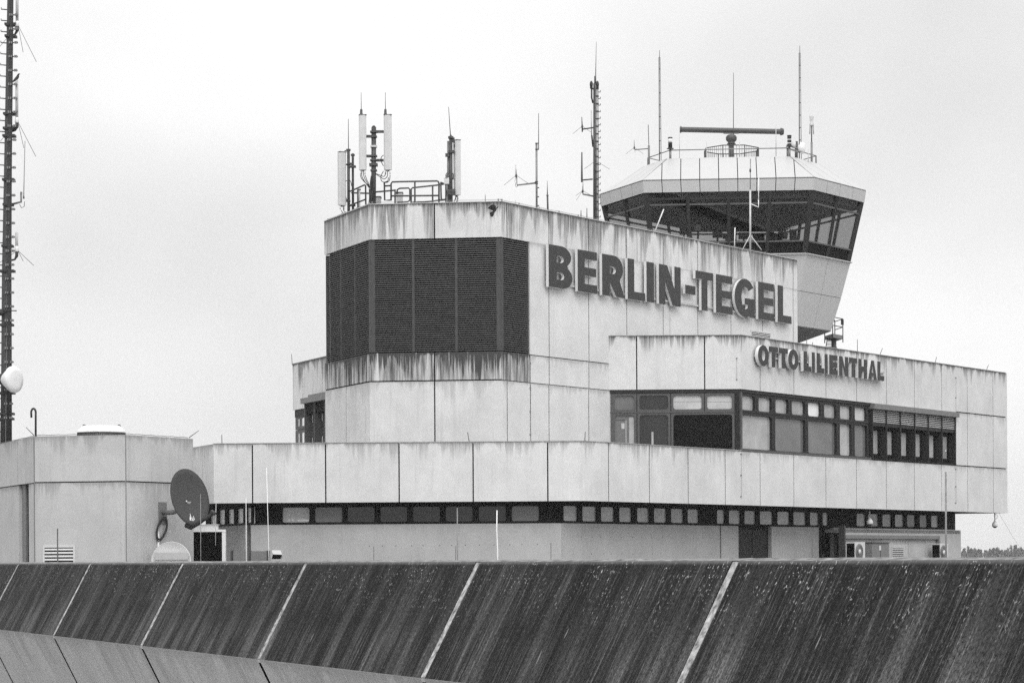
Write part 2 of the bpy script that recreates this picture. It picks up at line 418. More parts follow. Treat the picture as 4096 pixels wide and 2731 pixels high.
deck = [pp(0, -.35, 0), pp(plen, -.35, 0), pp(plen, -90, 0), pp(0, -90, 0)]
mb = MB(); poly_slab([V2(p) for p in deck], -1.4, -1.1, mb); mb.build('roof_deck', M['gravel'], par)
DECK = -1.1
# ================================================================== MAIN BUILDING
ZU, ZO, ZB, ZBB = 11.41, 7.565, 3.65, 1.805
UL, UC1, UC2, UR = [V2(onz(x, y, ZU)) for x, y in ((1297,886.7), (1475,818.9), (2005.6,806.6), (3188.6,1041))]
OL, OC, OR = [V2(onz(x, y, ZO)) for x, y in ((2431,1344), (2962,1340), (4022,1491.7))]
B0, B1, B2 = [V2(onz(x, y, ZB)) for x, y in ((763.3,1789.7), (854.5,1775), (2340,1764))]
WUL, WUF, WUR = Wall(UL, UC1), Wall(UC1, UC2), Wall(UC2, UR)
WOF, WOR = Wall(OL, OC), Wall(OC, OR)
WBL, WBF, WBR = Wall(B0-(B1-B0)*5, B1), Wall(B1, B2), Wall(B2, OC)
print('upper', UL, UC1, UC2, UR); print('otto', OL, OC, OR); print('band', B0, B1, B2)
bld = thing('terminal_building', (UC2.x, UC2.y, DECK), 'stepped pale concrete terminal building with louvred block and projecting window storey', 'building')
z4 = reg(1100, 800, .7014); zB = reg(2150, 950, .2551); z6 = reg(2300, 1000, .8292); zT = reg(2650, 1000, .2551)
ZPB = WUF.z(*z4(1290, 210))            # parapet bottom / louvre top
ZLB = WUF.z(*z4(1290, 862))            # louvre bottom
ZJ = WUF.z(*z4(1290, 1024))            # joint below
ZT = 3.0                               # terrace level
print('levels', ZPB, ZLB, ZJ, WUR.z(*zB(300, 135)), WUR.z(*z4(1458, 878)), WUR.z(*z4(1458, 1041)))
# front facet of the upper block
panels('parapet', WUF, [0, WUF.s(1738, 880), WUF.L], [ZU, ZPB], M['con_par'], bld)
panels('wall', WUF, [0, WUF.s(1738, 1450), WUF.L], [ZLB, ZJ, ZT], [M['con_heavy'], M['con_wall']], bld)
panels('parapet', WUL, [0, WUL.s(1384, 950), WUL.L], [ZU, ZPB], M['con_par'], bld)
panels('wall', WUL, [0, WUL.s(1384, 1500), WUL.L], [ZLB, ZJ, ZT], [M['con_heavy'], M['con_wall']], bld)
jx = [2029, 2196, 2355, 2507, 2652.5, 2791, 2923.5, 3050, 3172.5]
panels('parapet', WUR, [0]+[WUR.s(x, 1000) for x in jx]+[WUR.L], [ZU, ZPB], M['con_par'], bld)
sL = WUR.s(2120, 1200)
panels('wall', WUR, [sL]+[WUR.s(x, 1200) for x in jx[1:]]+[WUR.L], [ZPB-.002, ZLB], M['con_clean'], bld)
panels('wall', WUR, [0, WUR.s(2029, 1450), sL], [ZLB, ZJ], M['con_heavy'], bld)
panels('wall', WUR, [sL]+[WUR.s(x, 1300) for x in jx[1:]]+[WUR.L], [ZLB-.03, ZJ], M['con_clean'], bld)
panels('wall', WUR, [0, WUR.s(2029, 1600), sL]+[WUR.s(x, 1600) for x in jx[1:]]+[WUR.L], [ZJ-.03, ZT], M['con_clean'], bld)
# louvres
zl0, zl1 = ZLB+.03, ZPB-.03
def louvre(W, s0, s1, posts, name='louvre_panel'):
    mb = MB(); n = 52; ph = (zl1-zl0)/n
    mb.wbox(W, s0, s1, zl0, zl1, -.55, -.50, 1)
    for i in range(n):
        z = zl0+ph*(i+.5)
        a, b = s0, s1
        pts = [W.pt(a, z-.014, -.045), W.pt(b, z-.014, -.045), W.pt(b, z-.012, -.13), W.pt(a, z-.012, -.13),
               W.pt(a, z+.006, -.045), W.pt(b, z+.006, -.045), W.pt(b, z+.000, -.13), W.pt(a, z+.000, -.13)]
        mb.hexa(pts, None, 0)
    o = mb.build(name, [M['louvre'], M['black']], bld)
    for s, w in posts:
        MB().wbox(W, s-w/2, s+w/2, zl0, zl1, -.16, -.035).build('louvre_post', M['louvre_post'], o)
louvre(WUF, .05, WUF.L-.05, [(.11, .14), (WUF.s(1652.7, 1200), .08), (WUF.s(1824.6, 1200), .08), (WUF.L-.11, .14)])
louvre(WUL, .02, WUL.L-.05, [(.05, .05), (WUL.s(1359, 1200), .05), (WUL.s(1415, 1200), .05), (WUL.L-.07, .12)])
louvre(WUR, .05, sL-.02, [(.07, .12), (sL-.05, .05)])
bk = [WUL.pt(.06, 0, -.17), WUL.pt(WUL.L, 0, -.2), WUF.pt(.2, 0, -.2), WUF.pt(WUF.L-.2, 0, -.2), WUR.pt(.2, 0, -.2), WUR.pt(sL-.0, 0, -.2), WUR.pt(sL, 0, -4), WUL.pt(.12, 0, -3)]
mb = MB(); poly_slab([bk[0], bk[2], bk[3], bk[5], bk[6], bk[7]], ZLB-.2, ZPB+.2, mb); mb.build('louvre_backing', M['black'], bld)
# metal coping line on the upper roof, roof slab, conductor wire
def coping(W, z, a=0, b=None, mat='steel_pale', wire=True):
    b = W.L if b is None else b
    MB().wbox(W, a-.01, b+.01, z, z+.022, -.32, .02).build('coping', M[mat], bld)
    if mat == 'con': return
    mb = MB(); n = max(2, int((b-a)/1.1)); pts = []
    for i in range(n+1):
        s = a+(b-a)*i/n; pts.append(W.pt(s, z+.09, -.12))
        mb.tube([W.pt(s, z+.03, -.12), W.pt(s, z+.10, -.12)], .022, 6)
        if i < n: pts.append(W.pt(s+(b-a)/n*.5, z+.078, -.12))
    mb.tube(pts, .007, 5); mb.build('conductor_wire', M['steel'], bld)
for W in (WUL, WUF, WUR): coping(W, ZU)
back = UR+WUR.n*-7; bl = UL-WUL.n*6
mb = MB(); poly_slab([UL+WUL.d*.1, UC1+Vector((0,.15)), UC2+Vector((-.1,.15)), UR-WUR.n*.15, back, UL+Vector((3.0, 9.0))], ZU-.6, ZU-.4, mb)
mb.build('roof', M['gravel'], bld)
# rear closing walls of the upper block
Wq = Wall(UR+WUR.d*-.01, back); MB().wbox(Wq, .32, Wq.L, 0, ZU, -.1, 0).build('wall', M['con_clean'], bld)
# ---------------- Otto storey
zo = reg(2400, 1330, .3189); zr = reg(2950, 1500, .38265)
ZOP = WOF.z(*zo(1755, 706))
ZS = WOR.z(*zr(30, 797))             # window sill on right wall
panels('parapet', WOF, [0, WOF.s(2546.7, 1450), WOF.s(2818.4, 1450), WOF.L], [ZO, ZOP], M['con_otto'], bld)
jr = [3041, 3175.8, 3304, 3426.4, 3545.8, 3657.9, 3767]
ER = WOR.L
sE = WOR.s(3824.5, 1700)
z_h1, z_h2 = WOR.z(3826, 1647), WOR.z(3826, 1860.7)
print('ZOP', ZOP, 'ZS', ZS, 'h', z_h1, z_h2)
panels('parapet', WOR, [0]+[WOR.s(x, 1550) for x in jr]+[sE-.0], [ZO, ZOP], M['con_otto'], bld)
panels('wall', WOR, [sE]+[WOR.s(3869.7, 1700), WOR.s(3972.5, 1700), ER], [ZO, z_h1, z_h2, ZBB], [M['con_otto'], M['con_clean'], M['con_clean']], bld)
panels('wall', WOR, [0]+[WOR.s(x, 1950) for x in jr]+[sE], [ZS, ZBB], M['con_clean'], bld)
# band below on the left
panels('terrace_parapet', WBF, [0]+[WBF.s(x, 1900) for x in (1010, 1302.6, 1596.4, 1892.6, 2191)]+[WBF.L], [ZB, ZBB], M['con'], bld)
panels('terrace_parapet', WBL, [0]+[WBL.L-(WBL.L-WBL.s(811, 1900))*q for q in (4, 3, 2, 1)]+[WBL.L], [ZB, ZBB], M['con'], bld)
panels('terrace_parapet', WBR, [0]+[WBR.s(x, 1900) for x in (2434.6, 2597.4, 2752.8, 2901)]+[WBR.L], [ZB, ZBB], M['con'], bld)
for W, z in ((WBF, ZB), (WBR, ZB)): coping(W, z, mat='con')
for W in (WOF, WOR): coping(W, ZO, mat='con')
# soffit + terrace slab + otto roof
BL0 = WBL.a; far = OR+Vector((-9, 6))
soff = [BL0, B1, B2, OC, OR, far, BL0+Vector((8, 14))]
mb = MB(); inn = [BL0+Vector((.2,.2)), B1+Vector((0.05,.12)), B2+Vector((-.08,.1)), OC+Vector((-.1,.12)), OR-WOR.n*.14-WOR.d*.05, far, BL0+Vector((8, 14))]
poly_slab(inn, ZBB+.03, ZBB+.2, mb); mb.build('soffit', M['frame_dark'], bld)
mb = MB(); poly_slab([BL0+Vector((.4,.3)), B1+Vector((.05,.3)), B2+Vector((-.1,.3)), OC+Vector((-.3,.3)), OC+Vector((0,3)), UR, BL0+Vector((8, 14))], ZT-.2, ZT, mb); mb.build('terrace', M['gravel'], bld)
mb = MB(); poly_slab([OL+Vector((.1,.2)), OC+Vector((-.1,.2)), OR-WOR.n*.2, far+Vector((0,0)), UR], ZO-.5, ZO-.3, mb); mb.build('roof', M['gravel'], bld)
We = Wall(OR, far); MB().wbox(We, .0, We.L, ZBB, ZO, -.14, 0).build('wall', M['con_clean'], bld)
# Otto front windows
fr_o = -.06
head = ZOP-.02
MB().wbox(WOF, .02, WOF.L-.02, head-.09, head, -.5, fr_o+.03).build('window_head', M['frame'], bld)
rowT, rowB = WOF.z(*zo(1345, 783)), WOF.z(*zo(1345, 958))
lowT = WOF.z(*zo(1290, 1027)); midz = (rowB+lowT)/2
ZSO = ZT+.05
cols = [(187, 430), (495, 855), (920, 1278), (1345, 1660)]
mul = [(105+160)/2, 463, 888, 1312, 1700]
S = lambda x: WOF.s(*zo(x, 900))
gm = ['glass_mid', 'glass_dark', 'glass_pale', 'glass_pale']
edges = [S(120)]+[S(463), S(888), S(1312), S(1697)]
for i, (a, b) in enumerate(cols):
    window(WOF, (edges[i]+.012, edges[i+1]-.012), (midz+.008, head-.1), (S(a), S(b), rowB, rowT), .10, fr_o, .12, M['frame_mid'], M[gm[i]], bld)
gl = ['glass_mid', 'glass_dark']
for i in range(2):
    window(WOF, (edges[i]+.012, edges[i+1]-.012), (ZSO, midz-.008), (S(cols[i][0]), S(cols[i][1]), ZSO+.15, lowT), .10, fr_o, .12, M['frame_mid'], M['glass_dark' if i else 'glass_mid'], bld)
window(WOF, (edges[2]+.012, edges[4]-.012), (ZSO, midz-.008), (S(920), S(1660), ZSO+.15, lowT), .10, fr_o, .12, M['frame_mid'], M['glass_black'], bld)
for e in (edges[0]-.06, edges[4]+.09, WOF.L-.06): MB().wbox(WOF, e-.07, e+.055, ZSO, head-.09, -.3, fr_o+.02).build('mullion', M['frame_mid'], bld)
for e in (edges[1], edges[2], edges[3]): MB().wbox(WOF, e-.01, e+.01, ZSO if e != edges[3] else midz, head-.1, -.2, fr_o-.02).build('mullion', M['frame_dark'], bld)
MB().wbox(WOF, edges[0], edges[4], midz-.02, midz+.02, -.2, fr_o+.02).build('transom', M['frame_mid'], bld)
MB().wbox(WOF, .0, .05, ZT, head, -.3, -.02).build('mullion', M['black'], bld)
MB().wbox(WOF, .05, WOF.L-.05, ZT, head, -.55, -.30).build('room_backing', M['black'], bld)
# Otto right-hand windows
Sr = lambda x: WOR.s(*zr(x, 500))
muls = [22, 220, 397, 570, 740, 905, 1068, 1228, 1385]
ups = [(38, 192), (235, 368), (412, 543), (582, 715), (752, 880), (920, 1042), (1085, 1200), (1240, 1358)]
uT, uB = WOR.z(*zr(45, 207)), WOR.z(*zr(45, 358))
lT, lB = WOR.z(*zr(45, 408)), WOR.z(*zr(45, 764)); mz = (uB+lT)/2
go = ['glass_blind', 'glass_blind', 'glass_blind', 'glass_blind', 'glass_white', 'glass_blind', 'glass_blind', 'glass_pale']
MB().wbox(WOR, .02, Sr(1410), head-.09, head, -.5, fr_o+.03).build('window_head', M['frame'], bld)
for i, (a, b) in enumerate(ups):
    window(WOR, (Sr(muls[i])+.01, Sr(muls[i+1])-.01), (mz+.006, head-.1), (Sr(a)+.02, Sr(b+8), uB, uT), .09, fr_o, .14, M['frame'], M[go[i]], bld, recess=.10)
lows = [(38, 370, 22, 397, 'glass_blind'), (408, 718, 397, 740, 'glass_mid'), (752, 1045, 740, 1068, 'glass_mid'), (1083, 1200, 1068, 1228, 'glass_blind'), (1238, 1365, 1228, 1385, 'glass_mid')]
for a, b, c, d, gname in lows:
    window(WOR, (Sr(c)+.01, Sr(d)-.01), (ZS+.10, mz-.006), (Sr(a)+.02, Sr(b+7), lB, lT), .09, fr_o, .14, M['frame'], M[gname], bld, recess=.10)
MB().wbox(WOR, .0, Sr(1405), ZS+.01, ZS+.09, -.35, .0).build('sill', M['frame_mid'], bld)
MB().wbox(WOR, 0, .10, ZS+.09, head-.09, -.3, -.0).build('mullion', M['frame_mid'], bld)
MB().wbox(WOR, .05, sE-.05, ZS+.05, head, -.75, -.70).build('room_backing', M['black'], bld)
# louvred bay with fins
bs0, bs1 = Sr(1400), Sr(2280)
MB().wbox(WOR, bs0-.02, bs1+.05, WOR.z(*zr(1415, 347), .15), WOR.z(*zr(1415, 292), .15), -.3, .15).build('canopy', M['grey'], bld)
zc = WOR.z(*zr(1415, 347), .15)
zl_b, zb_b = WOR.z(*zr(1415, 487)), WOR.z(*zr(1415, 527))
fins = [1410, 1557, 1703, 1853, 1995, 2137, 2276]
fs = [Sr(x) for x in fins]
for i in range(6):
    a, b = fs[i], fs[i+1]
    mb = MB(); n = 7; ph = (zc-zl_b)/n
    for j in range(n):
        z = zl_b+ph*(j+.4)
        mb.hexa([WOR.pt(a+.03, z-.02, -.02), WOR.pt(b-.03, z-.02, -.02), WOR.pt(b-.03, z+.03, -.12), WOR.pt(a+.03, z+.03, -.12),
                 WOR.pt(a+.03, z, -.02), WOR.pt(b-.03, z, -.02), WOR.pt(b-.03, z+.045, -.12), WOR.pt(a+.03, z+.045, -.12)])
    mb.wbox(WOR, a, b, zl_b, zc, -.30, -.28, 1)
    mb.build('sun_louvre', [M['steel_pale'], M['black']], bld)
    MB().wbox(WOR, a+.03, b-.03, zb_b, zl_b, -.2, -.01).build('transom', M['frame'], bld)
    window(WOR, (a+.03, b-.03), (ZS+.10, zb_b), (a+.10, b-.16, ZS+.27, zb_b-.14), .04, -.27, .06, M['frame_dark'], M['glass_blind'], bld, recess=.03)
for i, a in enumerate(fs):
    MB().wbox(WOR, a-.025, a+.025, ZS+.02, zc, -.33, .02).build('fin', M['frame'], bld)
MB().wbox(WOR, bs0, bs1+.03, ZS+.01, ZS+.10, -.33, .015).build('sill', M['frame_dark'], bld)
# ---------------- left wing behind (with bay window)
zw = reg(1150, 1400, .2551)
LA, LBp = [V2(onz(x, y, ZO)) for x, y in (zw(80, 222), zw(590, 103))]
dL = (LBp-LA).normalized(); WL = Wall(LA, LA+dL*9)
zlw = WL.z(*zw(85, 941))
panels('parapet', WL, [0, WL.s(*zw(232, 500)), WL.s(*zw(545, 400)), 6.2, 9], [ZO, zlw], M['con_par'], bld)
coping(WL, ZO, mat='con')
Sw = lambda x, y=1100, o=0: WL.s(*zw(x, y), o)
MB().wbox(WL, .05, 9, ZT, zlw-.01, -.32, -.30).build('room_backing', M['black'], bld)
MB().wbox(WL, .05, 9, zlw-.28, zlw-.01, -.3, -.06).build('window_head', M['frame'], bld)
zwt, zwb = WL.z(*zw(200, 1060)), WL.z(*zw(200, 1190)); zlt = WL.z(*zw(200, 1290))
e = [.06, Sw(165), Sw(262), Sw(262)+1.5]
h = [(Sw(138), Sw(155)), (Sw(195), Sw(255)), (Sw(275), Sw(262)+1.3)]
for i in range(3):
    window(WL, (e[i], e[i+1]-.01), ((zwb+zlt)/2+.01, zlw-.28), (h[i][0], h[i][1], zwb, zwt), .06, -.08, .12, M['frame_mid'], M['glass_white'], bld, recess=.012)
    window(WL, (e[i], e[i+1]-.01), (ZT, (zwb+zlt)/2-.01), (h[i][0], h[i][1], ZT+.12, zlt), .06, -.08, .12, M['frame_mid'], M['glass_white'], bld, recess=.012)
# projecting bay with canopy
ob = .30
sb0 = WL.s(*zw(262, 900), ob); sb1 = sb0+4.5
zbt = WL.z(*zw(262, 840), ob)
MB().wbox(WL, sb0-.15, sb1, zbt, zbt+.20, -.05, ob+.1).build('canopy', M['grey'], bld)
MB().wbox(WL, sb0+.15, sb1, zbt+.20, zbt+.32, -.05, ob-.1).build('canopy', M['grey'], bld)
for x in (262, 412, 578):
    s = WL.s(*zw(x, 1100), ob)
    MB().wbox(WL, s-.0, s+.06, ZT, zbt, 0, ob).build('fin', M['frame_mid'], bld)
MB().wbox(WL, sb0, sb1, zbt-.4, zbt-.003, -.04, ob-.07).build('window_head', M['frame_dark'], bld)
for a, b in ((345, 398), (500, 556)):
    s0, s1 = WL.s(*zw(a, 1100), -.03), WL.s(*zw(b, 1100), -.03)
    window(WL, (s0-.35, s1+.18), ((zwb+zlt)/2+.01, zbt-.42), (s0, s1, zwb+.05, zwt+.05), .05, -.02, .08, M['frame_mid'], M['glass_pale'], bld, recess=.012)
    window(WL, (s0-.35, s1+.18), (ZT, (zwb+zlt)/2-.01), (s0, s1, ZT+.12, zlt-.25), .05, -.02, .08, M['frame_mid'], M['glass_white'], bld, recess=.012)
# ---------------- recessed clerestory strip and low wall under the band
WSR = WOR.off(-1.35)
scp = None
# corner of the strip at photo x = 2246
a_s = WSR.s(2246, 2100); SCp = WSR.a+WSR.d*a_s
WSF0 = Wall(SCp-WBF.d*30, SCp)
sc0 = WSF0.s(1005, 2150); SLc = WSF0.a+WSF0.d*sc0
WSF = Wall(SLc, SCp); WSR = Wall(SCp, WSR.a+WSR.d*WSR.s(3812.7, 2090)); WSL = Wall(SLc-WBL.d*9, SLc)
zf = reg(1450, 1950, .4039); zg = reg(2200, 1950, .4039); zh = reg(3050, 1950, .4447); zi = reg(750, 1950, .3189)
zst, zsb = WSF.z(*zf(800, 186)), WSF.z(*zf(800, 334)); zlow = WSF.z(*zf(800, 356))
print('strip', zst, zsb, zlow, WSF.a, SCp, WSR.b)
ztop = ZBB+.04
def strip(W, holes, mats, edges, r=.07):
    for i, (a, b) in enumerate(holes):
        window(W, (edges[i], edges[i+1]), (zlow, ztop), (a, b, zsb, zst), min(r, (b-a)/2-.01), 0, .12, M['frame_dark'], M[mats[i]], bld, recess=.05)
fx = [(1380+.3189*1.0, 0)]
hol = [(1130.3, 1237.6), (1260, 1369)] + [(1450+a*.4039, 1450+b*.4039) for a, b in ((-8, 118), (175, 440), (500, 766), (825, 1090), (1150, 1417), (1478, 1745))]
hol[2] = (1390, 1497.7)
hs = [(WSF.s(a, 2050), WSF.s(b, 2050)) for a, b in hol]
ed = [.02]+[(hs[i][1]+hs[i+1][0])/2 for i in range(len(hs)-1)]+[WSF.L-.02]
strip(WSF, hs, ['glass_pale', 'glass_mid', 'glass_dark', 'glass_dark', 'glass_dark', 'glass_dark', 'glass_dark', 'glass_mid'], ed)
hol = [(135, 277), (322, 464), (506, 641), (688, 814), (864, 988), (1031, 1160), (1200, 1326), (1364, 1478), (1655, 1735), (1773, 1890), (1927, 2040), (2080, 2212)]
hol = [(2200+a*.4039, 2200+b*.4039) for a, b in hol]+[(3050+a*.4447, 3050+b*.4447) for a, b in ((135, 248), (280, 396), (428, 510), (542, 594), (848, 930), (950, 1048), (1080, 1165), (1192, 1275), (1302, 1382), (1415, 1490), (1518, 1586))]
hs = [(WSR.s(a, 2080), WSR.s(b, 2080)) for a, b in hol]
ed = [.02]+[(hs[i][1]+hs[i+1][0])/2 for i in range(len(hs)-1)]+[WSR.L-.02]
strip(WSR, hs, ['glass_blind']*20+['glass_mid', 'glass_mid', 'glass_blind'], ed)
hol = [(750+a*.3189, 750+b*.3189) for a, b in ((280, 345), (390, 466), (502, 580), (617, 698), (737, 820))]
hs = [(WSL.s(a, 2070), WSL.s(b, 2070)) for a, b in hol]
ed = [hs[0][0]-.5]+[(hs[i][1]+hs[i+1][0])/2 for i in range(len(hs)-1)]+[WSL.L-.02]
strip(WSL, hs, ['glass_white']*5, ed, .04)
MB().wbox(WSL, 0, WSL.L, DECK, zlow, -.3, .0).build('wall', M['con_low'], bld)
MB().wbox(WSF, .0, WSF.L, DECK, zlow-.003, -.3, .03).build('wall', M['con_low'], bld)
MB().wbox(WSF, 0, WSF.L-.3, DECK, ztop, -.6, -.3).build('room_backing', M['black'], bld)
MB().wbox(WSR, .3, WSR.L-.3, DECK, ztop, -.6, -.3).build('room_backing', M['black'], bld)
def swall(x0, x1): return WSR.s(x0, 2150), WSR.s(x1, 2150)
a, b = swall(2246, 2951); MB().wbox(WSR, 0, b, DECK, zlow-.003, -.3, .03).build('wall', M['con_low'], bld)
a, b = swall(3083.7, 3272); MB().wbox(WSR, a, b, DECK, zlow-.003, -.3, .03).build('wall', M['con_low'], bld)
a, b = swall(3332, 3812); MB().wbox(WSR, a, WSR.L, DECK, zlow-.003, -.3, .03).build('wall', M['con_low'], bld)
for x0, x1, xm in ((2951, 3083.7, 3038), (3272, 3332, None)):
    a, b = swall(x0, x1); d = MB().wbox(WSR, a, b, DECK, zlow-.01, -.3, -.12).build('door', M['frame_dark'], bld)
    MB().wbox(WSR, a+.08, (a+b)/2-.03, DECK+.1, zlow-.12, -.12, -.10).build('door_leaf', M['frame'], d)
    MB().wbox(WSR, (a+b)/2+.03, b-.08, DECK+.1, zlow-.12, -.12, -.10).build('door_leaf', M['frame'], d)
    MB().wbox(WSR, (a+b)/2-.09, (a+b)/2-.05, DECK+1.0, DECK+1.2, -.10, -.06).build('handle', M['steel'], d)
mb = MB()     # tie holes in the low wall, as small recessed plugs
for (x0, y0, x1, y1, n) in ((1472, 2183, 2148, 2176, 13), (2288, 2146, 2930, 2152, 17), (2288, 2214, 2930, 2213, 17)):
    for i in range(n):
        x = x0+(x1-x0)*i/(n-1)+random.uniform(-6, 6); y = y0+(y1-y0)*i/(n-1)
        W = WSF if x < 2246 else WSR; s, z = W.at(x, y, .03); c = W.pt(s, z, .028); mb.lathe(c, [(.014, 0), (.014, .006)], 8, (W.n.x, W.n.y, 0))
mb.build('tie_hole_plugs', M['joint'], bld)
MB().tube([WSL.pt(WSL.L-.05, zlow, .06), WSL.pt(WSL.L-.05, DECK, .06)], .04).build('downpipe', M['steel_dark'], bld)
s, z = WSR.at(2882, 2150, .05); MB().tube([WSR.pt(s, zlow, .06), WSR.pt(s, DECK+.7, .06)], .012).build('downpipe', M['steel_dark'], bld)
# low block on the right with plant in front
WLB0 = WOR.off(-.55); a, b = WLB0.s(3376.9, 2180), WLB0.s(3839.4, 2180)
WLB = Wall(WLB0.pt(a, 0), WLB0.pt(b, 0)); zlb = WLB.z(3600, 2116)
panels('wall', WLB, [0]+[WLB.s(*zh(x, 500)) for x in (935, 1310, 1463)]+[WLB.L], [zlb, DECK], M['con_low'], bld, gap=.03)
mb = MB(); poly_slab([WLB.a, WLB.b, WLB.b-WLB.n*1.2, WLB.a-WLB.n*.8], zlb-.15, zlb-.02, mb); mb.build('roof', M['gravel'], bld)
Wd = Wall(WLB.b, WLB.b-WLB.n*1.5); MB().wbox(Wd, .0, Wd.L, DECK, zlb, -.1, 0).build('wall', M['con_low'], bld)
Wd = Wall(WSR.b, WSR.b-WSR.n*6); MB().wbox(Wd, 0, Wd.L, DECK, ztop, -.2, 0).build('wall', M['frame'], bld)
s0 = WLB.s(*zh(740, 432), .1); s1 = WLB.s(*zh(1590, 455), .1)
z0 = WLB.z(*zh(745, 455), .1); mb = MB(); mb.wbox(WLB, s0, s1, z0, z0+.13, .02, .14); mb.wbox(WLB, s1-.12, s1, DECK, z0-.002, .02, .14)
mb.build('cable_duct', M['grey'], bld)
mb = MB(); s = WLB.s(*zh(730, 450), .2); mb.wbox(WLB, s-.02, s+.06, DECK, zlb+.1, 0, .25); mb.build('downpipe', M['steel_dark'], bld)
# wall grilles
def grille(W, p0, p1, n, parent, o=.03, fm='offwhite'):
    (s0, z1), (s1, z0) = W.at(*p0, o), W.at(*p1, o)
    mb = MB(); w = .05
    mb.wbox(W, s0, s1, z1-w, z1, 0, o); mb.wbox(W, s0, s1, z0, z0+w, 0, o); mb.wbox(W, s0, s0+w, z0+w, z1-w, 0, o); mb.wbox(W, s1-w, s1, z0+w, z1-w, 0, o)
    mb.wbox(W, s0+w, s1-w, z0+w, z1-w, .001, .006, 1)
    ph = (z1-z0-2*w)/n
    for i in range(n):
        z = z0+w+ph*(i+.5)
        mb.hexa([W.pt(s0+w, z-ph*.35, o), W.pt(s1-w, z-ph*.35, o), W.pt(s1-w, z+ph*.1, .008), W.pt(s0+w, z+ph*.1, .008), W.pt(s0+w, z-ph*.1, o), W.pt(s1-w, z-ph*.1, o), W.pt(s1-w, z+ph*.2, .008), W.pt(s0+w, z+ph*.2, .008)])
    return mb.build('wall_grille', [M[fm], M['black']], parent)
(x0, y0), (x1, y1) = zT(1385, 1250), zT(1705, 1395)
(ga, gz1), (gb, _) = WUR.at(x0, y0, .03), WUR.at(x1, y0+12, .03); p1 = (x1, y1+22)
grille(WUR, (x0, y0), p1, 6, bld)
# conduit stub on the right wall
s, z = WUR.at(*zB(2085, 1100), .03); MB().wbox(WUR, s-.03, s+.03, ZO-.1, ZPB-1.5, .0, .04).build('conduit', M['con_wall'], bld)
# conductor clamps along joint lines
mb = MB()
for W, x, ys in ((WUR, 2122.6, (1452, 1550, 1645, 1737)), (WOF, 2947, (1432, 1517)), (WOR, 3824.3, (1510, 1590, 1730, 1802, 1875, 1945, 2010)), (WOR, 2966, (1815, 1900, 1985))):
    pts = []
    for y in ys: s, z = W.at(x, y, .03); mb.lathe(W.pt(s, z, 0), [(.022, 0), (.022, .04)], 8, (W.n.x, W.n.y, 0)); pts.append(W.pt(s, z, .03))
    mb.tube(pts, .004, 5)
mb.build('conductor_wire', M['grey'], bld)
# ================================================================== CONTROL TOWER
ZE = 15.75
tFL, tFR, tL, tR = [V2(onz(x, y, ZE)) for x, y in ((2570.8,719.6), (3257.3,707.4), (2395.7,777.1), (3464.6,760.8))]
la = (tFR-tFL).length; e_h = (tFL-tL).normalized(); b_h = (tR-tFR).normalized()
tBR = tR-e_h*la; tBL = tL+b_h*la
HEX = [tL, tFL, tFR, tR, tBR, tBL]
cen = sum(HEX, Vector((0,0)))/6
print('tower', HEX, cen)
def inset(poly, d):
    n = len(poly); out = []
    ws = []
    for i in range(n):
        a, b = poly[i], poly[(i+1) % n]; dd = (b-a).normalized(); nn = Vector((-dd.y, dd.x))
        if nn.dot(cen-a) < 0: nn = -nn
        ws.append(Wall(a+nn*d, b+nn*d))
    return [xing(ws[i-1], ws[i]) for i in range(n)]
def ring(d, z): return [Vector((p.x, p.y, z)) for p in inset(HEX, d)]
def slabs(name, A, B, C, D, fr, mat, parent, gap=.022, th=.04, core=True):
    """quad A(bottom l) B(bottom r) C(top r) D(top l), cut at fractions fr into cladding panels"""
    mb = MB(); nrm = (B-A).cross(D-A).normalized(); W = (B-A).length
    for i in range(len(fr)-1):
        a, b = fr[i]+(gap/2/W if i else 0), fr[i+1]-(gap/2/W if i < len(fr)-2 else 0)
        p = [A.lerp(B, a), A.lerp(B, b), D.lerp(C, b), D.lerp(C, a)]
        mb.hexa([p[0], p[1], p[1]-nrm*th, p[0]-nrm*th, p[3], p[2], p[2]-nrm*th, p[3]-nrm*th])
    if core: mb.hexa([A-nrm*.03, B-nrm*.03, B-nrm*.10, A-nrm*.10, D-nrm*.03, C-nrm*.03, C-nrm*.10, D-nrm*.10], None, 1)
    return mb.build(name, [mat, M['joint']], parent)
def roofslab(A, B, C, D, n, gap=.035, th=.04):
    d = (B-A).normalized(); W = (B-A).length; mid = (D+C)/2; h = mid-(A+d*(mid-A).dot(d)); t0, t1 = (D-A).dot(d), (C-A).dot(d)
    nrm = d.cross(h).normalized(); prof = lambda s: max(0.0, min(1, (s-.045)/(t0-.0), (W-s-.045)/(W-t1)))
    mb = MB()
    for i in range(n):
        a, b = W*i/n+gap/2, W*(i+1)/n-gap/2
        ss = sorted([a, b]+[t for t in (t0+.02, t1-.02) if a < t < b])
        top = [A+d*s+h*prof(s) for s in ss][::-1]; pts = [A+d*a, A+d*b]+top
        m = len(pts); mb.add(pts+[p-nrm*th for p in pts], [tuple(range(m)), tuple(range(m, 2*m))[::-1]]+[(k, m+k, m+(k+1) % m, (k+1) % m) for k in range(m)])
    mb.hexa([A-nrm*.03, B-nrm*.03, B-nrm*.10, A-nrm*.10, D-nrm*.03, C-nrm*.03, C-nrm*.10, D-nrm*.10], None, 1)
    return mb.build('roof_panel', [M['roofclad'], M['joint']], tw)
def fracs(n, off=0): return [0]+[(i+off)/n for i in range(1, n)]+[1]
tw = thing('control_tower', (cen.x, cen.y, DECK), 'hexagonal airport control tower cab with slanted glazing on a tapering clad shaft', 'control tower')
R_top, R_e, R_fb = ring(1.66, 16.90), ring(0, ZE), ring(.07, 15.22)
